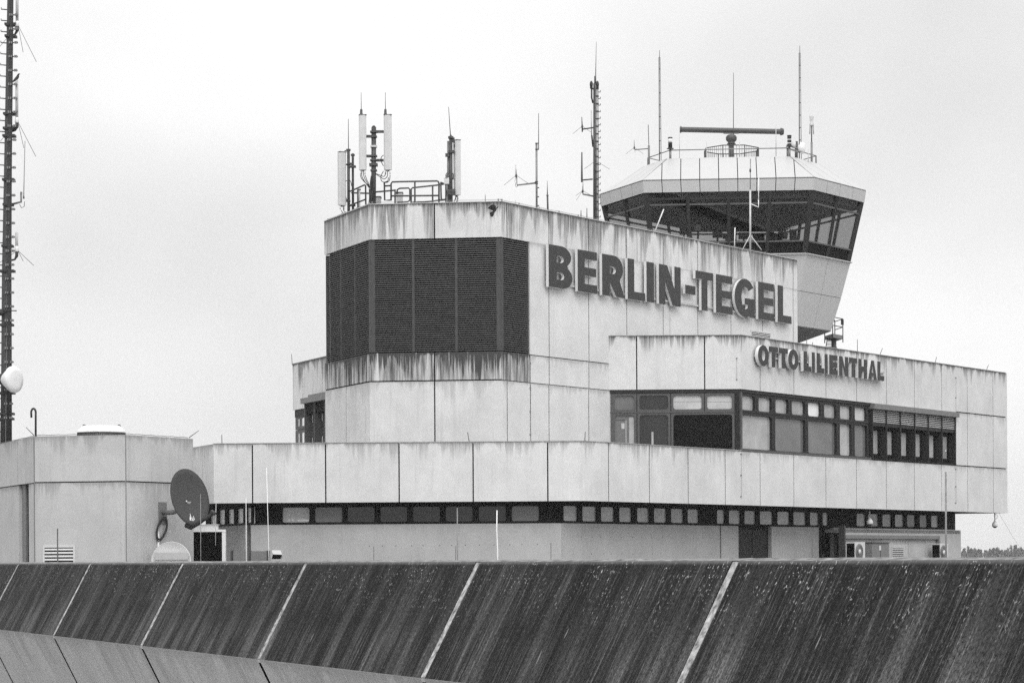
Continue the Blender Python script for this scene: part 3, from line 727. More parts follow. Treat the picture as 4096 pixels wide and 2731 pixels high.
R_g1, R_g0, R_sp = ring(.20, 15.22), ring(.60, 13.18), ring(.71, 12.66)
R_s1, R_sm, R_s0, R_st = ring(.60, 12.64), ring(.95, 11.15), ring(1.33, 9.75), ring(2.5, 9.25)
nf_ = [3, 9, 3, 9, 3, 9]
for i in range(6):
    j = (i+1) % 6; n = nf_[i] if i != 1 else 9
    n = {0: 4, 1: 9, 2: 4, 3: 9, 4: 4, 5: 9}[i]
    roofslab(R_e[i], R_e[j], R_top[j], R_top[i], n)
    slabs('fascia', R_fb[i], R_fb[j], R_e[j]-Vector((0,0,.05)), R_e[i]-Vector((0,0,.05)), fracs(n), M['clad'], tw, gap=.03)
    nn = 2 if i % 2 == 0 else 4
    slabs('spandrel', R_sp[i], R_sp[j], R_g0[j], R_g0[i], [0, 1], M['frame_dark'], tw, core=False)
    slabs('shaft_cladding', R_sm[i], R_sm[j], R_s1[j], R_s1[i], fracs(nn), M['clad'], tw, gap=.03)
    slabs('shaft_cladding', R_s0[i], R_s0[j], R_sm[j]-Vector((0,0,.02)), R_sm[i]-Vector((0,0,.02)), fracs(nn), M['clad'], tw, gap=.03)
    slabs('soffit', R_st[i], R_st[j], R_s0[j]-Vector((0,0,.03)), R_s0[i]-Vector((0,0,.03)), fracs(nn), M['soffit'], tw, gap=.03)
    # glazing
    mb = MB(); mb.poly([R_g0[i]+Vector((0,0,.02)), R_g0[j]+Vector((0,0,.02)), R_g1[j], R_g1[i]]); mb.build('pane', M['cabglass'], tw)
    mb = MB(); inw = (Vector((cen.x, cen.y, 0))-Vector(((R_g0[i].x+R_g0[j].x)/2, (R_g0[i].y+R_g0[j].y)/2, 0))).normalized()
    ks = range(0, nn+1)
    for k in ks:
        mb = MB()
        a, b = R_sp[i].lerp(R_sp[j], k/nn), R_g1[i].lerp(R_g1[j], k/nn)
        w = .20 if k in (0, nn) else .13
        mb.bar(a-inw*.03, b-inw*.03, w, .14); mb.build('mullion', M['frame'], tw)
    t1 = .76
    a, b = R_g0[i].lerp(R_g1[i], t1), R_g0[j].lerp(R_g1[j], t1)
    MB().bar(a-inw*.02, b-inw*.02, .07, .07).build('transom', M['frame_mid'], tw)
    MB().bar(R_g0[i]-inw*.04, R_g0[j]-inw*.04, .10, .06).build('sill', M['frame_mid'], tw)
    MB().bar(R_s1[i]-inw*.04+Vector((0,0,.015)), R_s1[j]-inw*.04+Vector((0,0,.015)), .12, .035).build('ledge', M['clad'], tw)
mb = MB(); poly_slab([V2(p) for p in R_top], 16.80, 16.875, mb); mb.build('roof_deck', M['roofclad'], tw)
mb = MB(); poly_slab([V2(p) for p in ring(.24, 0)], 14.93, 15.20, mb); mb.build('ceiling', M['interior'], tw)
mb = MB(); poly_slab([V2(p) for p in ring(2.6, 0)], 14.78, 14.93, mb); mb.build('ceiling', M['interior'], tw)
mb = MB(); poly_slab([V2(p) for p in ring(.75, 0)], 12.50, 12.66, mb); mb.build('floor', M['interior'], tw)
mb = MB(); poly_slab([V2(p) for p in ring(2.5, 0)], DECK, 9.3, mb); mb.build('stem', M['con_hut'], tw)
mb = MB(); poly_slab([V2(p) for p in ring(.3, 0)], 15.205, 15.23, mb); mb.build('soffit', M['frame_dark'], tw)
# blinds drawn part way down the inside of the rear glazing
for i in (3, 4, 5):
    j = (i+1) % 6; a1, b1 = R_g0[i].lerp(R_g1[i], .99), R_g0[j].lerp(R_g1[j], .99); q = .80 if i == 4 else .84
    a0, b0 = R_g0[i].lerp(R_g1[i], q), R_g0[j].lerp(R_g1[j], q)
    inw = (Vector((cen.x, cen.y, 0))-Vector(((a0.x+b0.x)/2, (a0.y+b0.y)/2, 0))).normalized()*.12
    mb = MB(); mb.hexa([a0+inw, b0+inw, b0+inw*1.2, a0+inw*1.2, a1+inw, b1+inw, b1+inw*1.2, a1+inw*1.2]); mb.build('blind', M['interior'], tw)
def at_t(x, y, Y): return P(x, y, Y)
# furniture inside the cab
def desk(a, b, label):
    a, b = Vector(a), Vector(b); c = (a+b)/2
    o = thing('control_desk', (c.x, c.y, 12.66), label, 'desk', 'control desks inside the tower cab')
    MB().hexa([a+Vector((0,-.35,.72)), b+Vector((0,-.35,.72)), b+Vector((0,.35,.72)), a+Vector((0,.35,.72)), a+Vector((0,-.35,.78)), b+Vector((0,-.35,.78)), b+Vector((0,.35,.78)), a+Vector((0,.35,.78))]).build('desk_top', M['frame'], o)
    for p in (a+(b-a)*.05, b-(b-a)*.05): MB().box(p.x-.04, p.x+.04, p.y-.3, p.y+.3, 12.66, 13.375).build('leg', M['frame_dark'], o)
zf_ = 12.66
fc = (R_g0[1]+R_g0[2])/2
desk((tFL.x+1.9, tFL.y+2.2, zf_), (tFL.x+4.2, tFL.y+2.2, zf_), 'dark desk behind the left front panes of the tower cab')
desk((tFL.x+4.6, tFL.y+2.1, zf_), (tFL.x+6.5, tFL.y+2.0, zf_), 'dark desk behind the right front panes of the tower cab')
def monitor(x, y, w, h, Y, label, m='frame_dark'):
    p = P(x, y, Y); o = thing('monitor', (p.x, p.y, 13.44), label, 'monitor', 'monitors in the tower cab')
    MB().box(p.x-w/2, p.x+w/2, p.y-.03, p.y+.03, p.z-h/2, p.z+h/2).build('screen', M[m], o)
    MB().box(p.x-.04, p.x+.04, p.y-.0, p.y+.05, 13.44, p.z-h/2).build('stand', M['frame_dark'], o)
monitor(2792, 912, .20, .26, 102.3, 'small pale upright screen near the left front pane of the tower cab', 'glass_blind')
monitor(2870, 940, .42, .24, 102.4, 'dark screen beside the second mullion from the left in the tower cab')
monitor(3035, 950, .5, .26, 102.4, 'dark screen right of the white tripod mast in the tower cab')
for x_, y_, w_, h_, l_ in ((2735, 925, .35, .3, 'dark screen at the far left front pane of the tower cab'), (2905, 945, .3, .22, 'small dark screen left of the white tripod mast in the tower cab'), (2975, 944, .45, .28, 'wide dark screen just left of the white tripod mast in the tower cab'), (3100, 948, .4, .3, 'dark screen left of the potted plant in the tower cab'), (3172, 940, .3, .45, 'tall dark screen right of the potted plant in the tower cab')):
    monitor(x_, y_, w_, h_, 102.5, l_)
def chair(x, Y, label):
    p = P(x, 950, Y); o = thing('office_chair', (p.x, p.y, zf_), label, 'chair', 'chairs in the tower cab')
    MB().box(p.x-.24, p.x+.24, p.y-.24, p.y+.24, zf_+.42, zf_+.50).build('seat', M['wire'], o)
    MB().hexa([(p.x-.22,p.y-.30,zf_+.55),(p.x+.22,p.y-.30,zf_+.55),(p.x+.22,p.y-.24,zf_+.55),(p.x-.22,p.y-.24,zf_+.55),(p.x-.16,p.y-.36,zf_+1.25),(p.x+.16,p.y-.36,zf_+1.25),(p.x+.16,p.y-.30,zf_+1.25),(p.x-.16,p.y-.30,zf_+1.25)]).build('backrest', M['wire'], o)
    MB().tube([(p.x,p.y,zf_),(p.x,p.y,zf_+.42)], .04).build('stem', M['steel_dark'], o)
chair(2925, 103.5, 'dark office chair near the white tripod mast in the tower cab'); chair(3078, 103.2, 'dark office chair beside the right front mullion in the tower cab')
# potted plant on the right
pp_ = P(3140, 955, 101.9); pl = thing('potted_plant', (pp_.x, pp_.y, 13.44), 'bushy potted plant behind the right front pane of the tower cab', 'plant')
MB().lathe((pp_.x, pp_.y, 13.44), [(.10, 0), (.14, .22)], 12).build('pot', M['steel_dark'], pl)
mb = MB(); rn = random.Random(5)
for i in range(70):
    a, e = rn.uniform(0, 6.28), rn.uniform(.1, 1.4); r = rn.uniform(.15, .45); c = Vector((pp_.x, pp_.y, 13.64))
    d = Vector((math.cos(a)*math.cos(e), math.sin(a)*math.cos(e), math.sin(e))); t = d.cross(Vector((0,0,1))).normalized()*.03; q = c+d*r
    mb.poly([q-t, q+d*.08, q+t, q-d*.08])
mb.build('foliage', M['wire'], pl)
# ---------------- things on the tower roof
ZD = 16.88
C3 = Vector((cen.x, cen.y, ZD))
rp = P(2925, 520, cen.y-.3)
rad = thing('surface_radar', (rp.x, rp.y, ZD), 'long horizontal drum-shaped radar antenna on a pedestal above the tower roof', 'radar')
MB().tube([(rp.x, rp.y, ZD), (rp.x, rp.y, P(2925, 575, rp.y).z)], .11, 16).build('pedestal', M['radar'], rad)
zb1, zb0 = P(2925, 541, rp.y).z, P(2925, 578, rp.y).z
gb = MB().lathe((rp.x, rp.y, zb0), [(.14, 0), (.19, .0), (.19, .03), (.15, .05), (.15, .10), (.20, .14), (.235, .20), (.24, .30), (.20, .37), (.14, .41), (.07, .43)], 24).build('gearbox', M['radar'], rad)
a = P(2720, 520, rp.y-.10); b = P(3131, 524.5, rp.y+.35)
zc_ = P(2925, 521, rp.y).z; a.z = b.z = zc_
a.z += .02; b.z -= .02
ax = (b-a).normalized(); Lb = (b-a).length
drum = MB().lathe(a, [(.12, .0), (.12, .02), (.115, .05), (.115, Lb-.12), (.12, Lb-.05), (.12, Lb)], 24, axis=ax).build('antenna_drum', M['radar'], rad)
MB().lathe(a, [(.15, .02), (.15, .05)], 24, axis=ax).build('end_flange', M['radar'], drum)
MB().lathe(a, [(.16, Lb-.10), (.16, Lb-.05), (.13, Lb+.03)], 24, axis=ax).build('end_flange', M['radar'], drum)
MB().hexa([(rp.x-.33, rp.y-.08, zc_-.15), (rp.x+.33, rp.y-.08, zc_-.15), (rp.x+.33, rp.y+.08, zc_-.15), (rp.x-.33, rp.y+.08, zc_-.15), (rp.x-.33, rp.y-.08, zc_-.1), (rp.x+.33, rp.y-.08, zc_-.1), (rp.x+.33, rp.y+.08, zc_-.1), (rp.x-.33, rp.y+.08, zc_-.1)]).build('cradle', M['radar'], rad)
# round guard rail around the radar
gr = thing('guard_rail', (rp.x, rp.y, ZD), 'round cage-like railing of thin bars around the radar pedestal', 'railing')
zr_ = 17.66; Rr = 1.22
def ocp(k, z, r=Rr): t = math.radians(22.5+45*k); return Vector((rp.x+r*math.cos(t), rp.y+r*math.sin(t), z))
mb = MB()
for k in range(8): mb.tube([ocp(k, zr_), ocp(k+1, zr_)], .022, 6)
mb.build('top_rail', M['steel_dark'], gr)
for k in range(8): MB().tube([ocp(k, ZD), ocp(k, zr_)], .022, 6).build('post', M['steel_dark'], gr)
mb = MB()
for k in range(8):
    for q in range(1, 8):
        p = ocp(k, ZD+.1).lerp(ocp(k+1, ZD+.1), q/8); mb.tube([p, p+Vector((0,0,zr_-ZD-.1))], .007, 4)
mb.build('baluster_bars', M['steel_dark'], gr)
# rim rail round the platform
rim = thing('rim_rail', (C3.x, C3.y-2, ZD), 'single thin pipe rail running round the rim of the tower roof', 'railing')
RR = ring(1.85, 17.27); mb = MB()
for i in range(6): mb.tube([RR[i], RR[(i+1) % 6]], .022, 6)
mb.build('pipe', M['steel'], rim)
for i in range(6): MB().tube([Vector((RR[i].x, RR[i].y, 16.75)), RR[i]], .035, 6).build('post', M['steel'], rim)
def stand(x, ytop, ybase, Y): return P(x, ytop, Y), P(x, ybase, Y)
# beacons
def beacon(x, y0, y1, Y, label, lit):
    t = P(x, y0, Y); bt = P(x, y1, Y); h = t.z-bt.z
    o = thing('obstruction_light', (bt.x, bt.y, ZD-.1), label, 'warning light', 'drum-shaped warning lights on the tower roof')
    MB().tube([(bt.x, bt.y, ZD-.15), bt], .05, 10).build('post', M['steel'], o)
    MB().lathe(bt, [(.15, 0), (.15, .02), (.06, .03)], 16).build('base_plate', M['steel_dark'], o)
    if lit:
        MB().lathe(bt, [(.09, .03), (.085, h*.5), (.10, h*.52)], 18).build('housing', M['wire'], o)
        MB().lathe(bt, [(.085, h*.53), (.088, h*.9)], 18).build('lens', M['lamp'], o)
        MB().lathe(bt, [(.10, h*.9), (.10, h)], 18).build('cap', M['steel_dark'], o)
    else:
        for q in range(3): MB().lathe(bt, [(.085, .03+q*h/3.1), (.09, q*h/3.1+h*.17), (.085, q*h/3.1+h*.27)], 18).build('housing' if q != 1 else 'lens', M['wire'], o)
        MB().lathe(bt, [(.095, h*.92), (.095, h)], 18).build('cap', M['wire'], o)
beacon(2681, 550, 596, R_top[1].y+.1, 'warning light with pale glowing lens at the left corner of the tower roof', True)
beacon(3157.5, 542, 587, R_top[2].y+.1, 'black banded warning light at the right corner of the tower roof', False)
# slim masts and rods on the tower roof
def rod(name, x0, y0, x1, y1, Y, r0, r1, label, cat, mat, group=None, zbase=None, Y2=None):
    a, b = P(x0, y0, Y), P(x1, y1, Y2 or Y)
    if zbase is not None: a = Vector((a.x, a.y, zbase))
    mb = MB(); mb.tube([a, b], [r0, r1], 6); o = mb.build(name, mat, None); rebase(o, a); tag(o, label, cat, group); return o
def lattice(name, x0, y0, x1, y1, Y, label, w=.075, side=1):
    a, b = P(x0, y0, Y), P(x1, y1, Y); a.z = ZD-.1
    o = thing(name, a, label, 'lightning rod', 'tall thin lightning rods on the tower roof')
    top = a.lerp(b, .94)
    wv = Vector((w/2, 0, 0))
    MB().tube([a-wv, top-wv*.6], .022, 5).build('rail', M['steel_dark'], o); MB().tube([a+wv, top+wv*.6], .016, 5).build('rail', M['steel'], o)
    mb = MB()
    for i in range(1, 9):
        p = a.lerp(top, i/9); mb.tube([p-wv, p+wv], .018, 5)
    mb.build('rungs', M['steel_dark'], o)
    MB().tube([top, b], .012, 5).build('tip', M['steel_dark'], o)
lattice('lightning_mast', 2641, 640, 2638, 202, R_top[1].y+.9, 'tall thin lightning rod standing at the left end of the tower roof')
lattice('lightning_mast', 3201, 628, 3199, 184, R_top[3].y-.6, 'tall thin lightning rod rising behind the white dish on the tower roof', .085)
rod('lightning_rod', 2933, 600, 2934, 292, cen.y+.6, .022, .010, 'thin dark rod rising from behind the middle of the radar drum', 'lightning rod', M['steel_dark'], zbase=ZD)
for x, y0, y1, r, lb in ((2718, 632, 504, .016, 'thin pale rod standing at the left end of the radar drum'), (3104, 624, 495, .022, 'pale banded rod standing in front of the right end of the radar drum'),
                     (2826, 630, 568, .02, 'short pale rod in front of the left side of the round guard rail'), (2958.6, 630, 565, .02, 'short pale rod just right of the radar pedestal'), (3233, 640, 598, .016, 'short rod at the right corner of the tower roof beside the omni antenna')):
    rod('rod_antenna', x, y0, x, y1, R_top[1].y+.25 if x < 3200 else R_top[3].y-1.2, r, r*.6, lb, 'rod antenna', M['steel_pale'], zbase=ZD-.1)
# omni antenna, right
Yo = R_top[3].y-.5
a = P(3246.5, 644, Yo); o = thing('omni_antenna', (a.x, a.y, ZD-.4), 'upright antenna with pale waisted head and wire cage right on the tower roof', 'antenna')
MB().tube([(a.x, a.y, ZD-.4), P(3246.5, 569, Yo)], .045, 8).build('post', M['steel'], o)
MB().tube([P(3246.5, 569, Yo), P(3246.5, 505, Yo)], .025, 8).build('mast', M['steel_dark'], o)
hb = P(3246.5, 505, Yo); MB().lathe(hb, [(.09, 0), (.10, .05), (.075, .13), (.07, .22), (.10, .40), (.10, .42)], 16).build('head', M['antenna'], o)
mb = MB()
for k in range(8):
    t = k*math.pi/4; d = Vector((math.cos(t), math.sin(t), 0)); mb.tube([hb+d*.08, hb+d*.10-Vector((0,0,.35))], .006, 4)
mb.build('cage_wires', M['steel'], o)
# white microwave dish and grey dish on bracket, right
Yd = R_top[2].y+1.3
c = P(3209, 593, Yd); ax = Vector((.93, -.25, 0)).normalized()
o = thing('microwave_dish', (c.x-.35, c.y, ZD-.1), 'white round microwave dish turned edge-on at the right of the tower roof', 'dish antenna')
MB().lathe(c-ax*.10, [(.06, -.12), (.10, -.05), (.22, .02), (.245, .06), (.245, .14), (.22, .19), (.10, .215)], 28, axis=ax).build('dish', M['white'], o)
pz = P(3187, 566, Yd); MB().tube([(pz.x, pz.y, ZD-.2), pz], .045, 10).build('post', M['steel_dark'], o)
MB().bar((pz.x, pz.y, c.z), c-ax*.2, .07).build('bracket', M['steel_dark'], o)
MB().bar((pz.x-.45, pz.y-.1, c.z+.12), (pz.x+.15, pz.y, c.z-.05), .04).build('bracket', M['steel'], o)
MB().bar((pz.x-.45, pz.y-.1, c.z-.02), (pz.x+.15, pz.y, c.z-.2), .04).build('bracket', M['steel'], o)
c2 = P(3178, 579, Yd+.5); o = thing('microwave_dish', (c2.x+.1, c2.y, ZD-.1), 'grey dish facing away behind the black banded warning light', 'dish antenna')
MB().lathe(c2, [(.04, -.1), (.12, -.05), (.17, .0), (.17, .05)], 24, axis=(-.4, -.9, .1)).build('dish', M['antenna'], o)
MB().tube([(c2.x+.05, c2.y+.1, ZD-.15), c2+Vector((.05,.1,0))], .03, 8).build('post', M['steel_dark'], o)
# antenna arms: whip on a post with radials
def ground_plane(o, tip_xy, joint_xy, Y, rad_px, r=.012, mat='steel', dark='steel_dark'):
    """whip antenna: joint up to tip, three drooping radials"""
    j, t = P(*joint_xy, Y), P(*tip_xy, Y)
    MB().tube([j, t], [r*1.2, r*.8], 6).build('whip', M[mat], o)
    MB().lathe(j-Vector((0,0,.08)), [(.02, 0), (.035, .02), (.035, .09), (.02, .12)], 10).build('mount', M[dark], o)
    mb = MB()
    for dx, dy, dY in rad_px: mb.tube([j, P(joint_xy[0]+dx, joint_xy[1]+dy, Y+dY)], .006, 4)
    mb.build('radials', M[dark], o)
Yl = R_top[0].y-.3
a = P(2595.5, 654, Yl); o = thing('antenna_post', (a.x, a.y, a.z-.2), 'short grey post with side arm and two whips left of the tower roof', 'antenna post')
MB().tube([a-Vector((0,0,.3)), P(2595.5, 583, Yl)], .045, 10).build('post', M['steel'], o)
MB().tube([P(2595.5, 583, Yl), P(2592.8, 499.6, Yl)], .015, 6).build('whip', M['steel_dark'], o)
MB().tube([P(2594, 595, Yl), P(2538, 599.6, Yl)], .02, 6).build('arm', M['steel_dark'], o)
ground_plane(o, (2536.6, 562), (2537.2, 590), Yl, ((-34, 27, 0), (35, 25, 0), (3, 20, -.3)), .014)
# tripod mast on the upper block roof
Yt = 92.0
base = onz(3001, 991, ZU+.02); Yt = base.y
top = P(3001, 690, Yt)
o = thing('tripod_mast', (base.x, base.y, ZU-.3), 'thin white tripod mast with side antenna in front of the tower cab glazing', 'antenna mast')
MB().tube([(base.x, base.y, ZU-.3), P(3001, 760, Yt)], .035, 8).build('pole', M['steel_pale'], o)
MB().tube([P(3001, 760, Yt), P(3002, 636, Yt)], .016, 6).build('whip', M['steel'], o)
MB().lathe(P(3001, 690, Yt), [(.02, 0), (.035, .03), (.035, .1), (.02, .14)], 10).build('joint', M['steel_dark'], o)
for dx in (-32, 0, 45):
    p = P(3001+dx, 990+abs(dx)*.2, Yt+(.9 if dx == 0 else -.3)); MB().tube([P(3001, 940, Yt), (p.x, p.y, ZU-.1)], .017, 6).build('leg', M['steel_pale'], o)
MB().tube([P(3001, 815, Yt), P(3034, 829, Yt), P(3034, 800, Yt)], .02, 6).build('arm', M['white'], o)
MB().tube([P(3034, 802, Yt), P(3035, 712, Yt)], .018, 6).build('side_antenna', M['white'], o)
rod('tilted_rod', 2619, 928, 2655, 837, 88.5, .022, .02, 'white tilted rod leaning on the roof edge in front of the tower cab', 'rod antenna', M['white'])
rod('rod_antenna', 2938, 990, 2940, 910, 91.0, .022, .018, 'short white rod right of the tripod mast feet', 'rod antenna', M['white'])
# ================================================================== RIGHT-HAND STEPPED MAST
zm = reg(2280, 150, .4785); Ym = 86.5
a, b = P(*zm(204, 1560), Ym), P(*zm(205, 385), Ym)
o = thing('antenna_mast', (a.x, a.y, ZU-.4), 'dark stepped pole mast with side antennas just left of the tower cab', 'antenna mast')
MB().tube([(a.x, a.y, ZU-.4), b], [.052, .046], 14).build('pole', M['steel_dark'], o)
for dx, r, m in ((222, .028, 'steel'), (231, .022, 'steel_pale'), (237, .016, 'wire')):
    MB().tube([P(*zm(dx, 1560), Ym-.1), P(*zm(dx-4, 400), Ym-.1)], r, 6).build('cable_run', M[m], o)
st = None
for i in range(20):
    y = 458+i*55
    p, q = P(*zm(234, y), Ym-.05), P(*zm(254, y), Ym-.05)
    if st is None:
        mb = MB(); mb.tube([p, q, q+Vector((0,0,.06))], .016, 5); st = mb.build('step', M['steel_dark'], o); p0 = p
    else:
        c = st.copy(); COL.objects.link(c); c.parent = o; c.location = p-p0
cl0 = None
for i in range(18):
    p = P(*zm(224, 430+i*63), Ym-.08)
    if cl0 is None:
        mb = MB(); mb.box(p.x-.04, p.x+.07, p.y-.05, p.y+.03, p.z-.022, p.z+.022); cl0 = mb.build('cable_clamp', M['wire'], o); c0 = p
    else: c = cl0.copy(); COL.objects.link(c); c.parent = o; c.location = p-c0
MB().tube([P(*zm(207, 385), Ym), P(*zm(207, 325), Ym)], .02, 6).build('top_stub', M['wire'], o)
MB().tube([P(*zm(213, 385), Ym), P(*zm(214, 320), Ym), P(*zm(220, 38), Ym)], [.03, .02, .008], 6).build('whip', M['steel'], o)
for x in (178, 229):
    p = P(*zm(x, 385), Ym-.1); MB().lathe(p-Vector((0,0,.08)), [(.03, -.12), (.05, -.1), (.05, 0), (.06, .01), (.055, .10), (.03, .15), (.01, .17)], 12).build('lamp_head', M['wire'], o)
MB().tube([P(*zm(180, 400), Ym-.1), P(*zm(181, 505), Ym-.1), P(*zm(192, 550), Ym-.1)], .03, 6).build('cable_loop', M['wire'], o)
MB().tube([P(*zm(183, 430), Ym-.1), P(*zm(200, 430), Ym)], .03, 6).build('arm', M['steel_dark'], o)
MB().tube([P(*zm(196, 755), Ym), P(*zm(103, 768), Ym)], .025, 6).build('arm', M['wire'], o)
ground_plane(o, zm(98, 665), zm(102, 742), Ym, ((-38, 31, 0), (38, 26, 0)), .02, 'steel')
MB().tube([P(*zm(103, 790), Ym), P(*zm(102, 742), Ym)], .025, 6).build('arm_end', M['wire'], o)
MB().tube([P(*zm(178, 610), Ym), P(*zm(180, 820), Ym)], .02, 6).build('side_antenna', M['steel_pale'], o)
MB().tube([P(*zm(182, 820), Ym), P(*zm(192, 915), Ym)], .03, 6).build('side_antenna', M['wire'], o)
MB().tube([P(*zm(190, 1185), Ym), P(*zm(100, 1193), Ym)], .025, 6).build('arm', M['wire'], o)
MB().tube([P(*zm(100, 1210), Ym), P(*zm(99, 1165), Ym), P(*zm(99, 960), Ym)], [.035, .035, .022], 6).build('side_antenna', M['steel_dark'], o)
MB().tube([P(*zm(210, 1330), Ym), P(*zm(108, 1310), Ym), P(*zm(108, 1275), Ym)], .03, 6).build('arm', M['steel'], o)
ground_plane(o, zm(109, 1185), zm(106, 1282), Ym, ((-28, 20, 0), (-26, 38, -.3), (33, 18, 0)), .022, 'steel_pale')
ground_plane(o, zm(215, 1005), zm(215, 1030), Ym, ((-46, 34, 0), (56, 35, 0)), .02, 'steel')
for (x0, y0, x1, y1) in ((2324, 870, 2324, 841), (2347.5, 880, 2347.5, 833)): rod('rod_antenna', x0, y0, x1, y1, 85.0, .02, .016, 'short thin rod just left of the stepped mast foot' if x0 > 2330 else 'shortest pale rod left of the stepped mast foot', 'rod antenna', M['steel'])
# ================================================================== MIDDLE MAST
zk = reg(1600, 400, .28698); Yk = 80.8
a, b = P(*zk(1905, 1540), Yk), P(*zk(1902, 600), Yk)
o = thing('antenna_mast', (a.x, a.y, a.z-.5), 'slim pale mast with a left side arm rising left of the stepped mast', 'antenna mast')
MB().tube([a-Vector((0,0,.5)), b], .034*1.0, 10).build('pole', M['steel'], o)
MB().tube([P(*zk(1932, 690), Yk), P(*zk(1932, 188), Yk)], [.014, .009], 6).build('whip', M['steel_dark'], o)
for y in (606, 690): MB().bar(P(*zk(1885, y), Yk-.02), P(*zk(1937, y), Yk-.02), .035).build('bracket', M['steel_dark'], o)
for y in (1140, 1165): MB().bar(P(*zk(1880, y), Yk-.03), P(*zk(1925, y), Yk-.03), .035).build('bracket', M['steel_dark'], o)
for y in (1225, 1350, 1475): MB().tube([P(*zk(1915, y), Yk), P(*zk(1940, y), Yk)], .02, 5).build('step', M['steel_dark'], o)
MB().tube([P(*zk(1890, 1158), Yk), P(*zk(1632, 1188), Yk), P(*zk(1626, 1065), Yk)], [.028, .028, .024], 8).build('arm', M['steel'], o)
ground_plane(o, zk(1612, 903), zk(1620, 1050), Yk, ((-49, 40, 0), (47, 32, 0), (-6, 26, -.3)), .022, 'steel_pale')
lp = [P(*zk(1615, 1150), Yk-.03), P(*zk(1606, 1195), Yk-.03), P(*zk(1622, 1218), Yk-.03), P(*zk(1640, 1200), Yk-.03)]; MB().tube(lp, .008, 5).build('cable_loop', M['wire'], o)
a = P(*zk(2062, 1600), 81.6); o = thing('antenna_post', (a.x, a.y, a.z), 'short dark post with a thin whip right of the slim pale mast', 'antenna post')
MB().tube([a, P(*zk(2055, 1325), 81.6)], .03, 8).build('post', M['steel_dark'], o)
MB().tube([P(*zk(2055, 1330), 81.6), P(*zk(2053, 1130), 81.6)], [.02, .008], 6).build('whip', M['steel'], o)
MB().bar(P(*zk(2037, 1330), 81.6), P(*zk(2072, 1330), 81.6), .03).build('bracket', M['steel_dark'], o)
rod('lightning_rod', 1941, 812, 1941, 779, 77.9, .012, .008, 'short thin rod on the flat roof edge left of the flying bird', 'lightning rod', M['steel_dark'])
rod('lightning_rod', 2061.5, 822, 2061.5, 803, 79.2, .022, .018, 'pale stub post on the roof edge right of the flying bird', 'lightning rod', M['steel_pale'])
# ================================================================== CELL ANTENNA MASTS
z5 = reg(1330, 350, .31881)
def radome(parent, x0, x1, y0, y1, Y, yaw=0.0, ww=None, dd=.12):
    c0, c1 = P((x0+x1)/2, y0, Y), P((x0+x1)/2, y1, Y); w = ww or (x1-x0)*Y/F
    mb = MB(); prof = [(-w/2, dd*.5), (-w/2, -dd*.25), (-w/2+.05, -dd*.5), (w/2-.05, -dd*.5), (w/2, -dd*.25), (w/2, dd*.5)]
    cs, sn = math.cos(yaw), math.sin(yaw)
    v = [Vector((c1.x+x*cs-y*sn, c1.y+x*sn+y*cs, z)) for z in (c1.z, c0.z) for x, y in prof]; n = len(prof)
    mb.add(v, [tuple(range(n)), tuple(range(n, 2*n))[::-1]]+[(i, n+i, n+(i+1) % n, (i+1) % n) for i in range(n)])
    o = mb.build('radome', M['antenna'], parent)
    mb = MB(); w2 = w/2+.006; mb.box(-w2, w2, -dd*.5-.004, dd*.5, 0, .02)
    for vv in range(len(mb.v)):
        p = mb.v[vv]; mb.v[vv] = Vector((c0.x+p.x*cs-p.y*sn, c0.y+p.x*sn+p.y*cs, c0.z+p.z))
    mb.build('end_cap', M['steel_dark'], o)
    mb = MB()
    for i in range(4):
        x = (-.3+.2*i)*w; q = Vector((c1.x+x*cs, c1.y+x*sn, c1.z)); mb.tube([q, q-Vector((0,0,.05 if i in (1, 2) else .14))], .022 if i in (0, 3) else .02, 6, mi=0 if i in (0, 3) else 1)
    mb.build('connector', [M['white'], M['wire']], o)
    return c0, c1
def cables(parent, pts_list, Y, r=.010):
    for pts in pts_list:
        # smooth with Catmull-Rom
        P3 = [P(x, y, Y) for x, y in pts]; out = []
        for i in range(len(P3)-1):
            p0, p1, p2, p3 = P3[max(i-1, 0)], P3[i], P3[i+1], P3[min(i+2, len(P3)-1)]
            for k in range(5):
                t = k/5; out.append(.5*((2*p1)+(p2-p0)*t+(2*p0-5*p1+4*p2-p3)*t*t+(3*p1-p0-3*p2+p3)*t**3))
        out.append(P3[-1]); MB().tube(out, r, 5).build('cable', M['wire'], parent)
def clamp(parent, x, y, Y, w, h=.05, m='steel_dark'):
    p = P(x, y, Y); MB().box(p.x-w/2, p.x+w/2, p.y-w*.5, p.y+w*.5, p.z-h/2, p.z+h/2).build('clamp', M[m], parent)
# B: twin-panel mast
YB = 78.6
a, b = P(*z5(514, 1470), YB), P(*z5(518, 498), YB)
o = thing('mobile_mast', (a.x, a.y, a.z-.4), 'thick grey pole carrying two tall pale panel antennas with whips above', 'mobile mast', 'mobile phone masts on the louvred block')
MB().tube([a-Vector((0,0,.4)), b], .078, 16).build('pole', M['steel_dark'], o)
MB().lathe(b, [(.05, 0), (.05, .03), (.02, .05)], 10).build('cap', M['wire'], o)
c0, c1 = radome(o, *[z5(x, 0)[0] for x in (333, 426)], z5(0, 350)[1], z5(0, 1036)[1], YB-.05)
radome(o, *[z5(x, 0)[0] for x in (647, 741)], z5(0, 349)[1], z5(0, 1036)[1], YB-.05, -.2)
for x0, x1, y in ((425, 495, 615), (425, 495, 863), (545, 645, 556), (545, 642, 915)):
    p, q = P(*z5(x0, y), YB+.02), P(*z5(x1, y), YB+.02); MB().bar(p, q, .08).build('arm', M['steel_dark'], o)
for y, w in ((560, .23), (620, .21), (863, .22), (915, .23), (1043, .21)): clamp(o, *z5(518, y), YB, w)
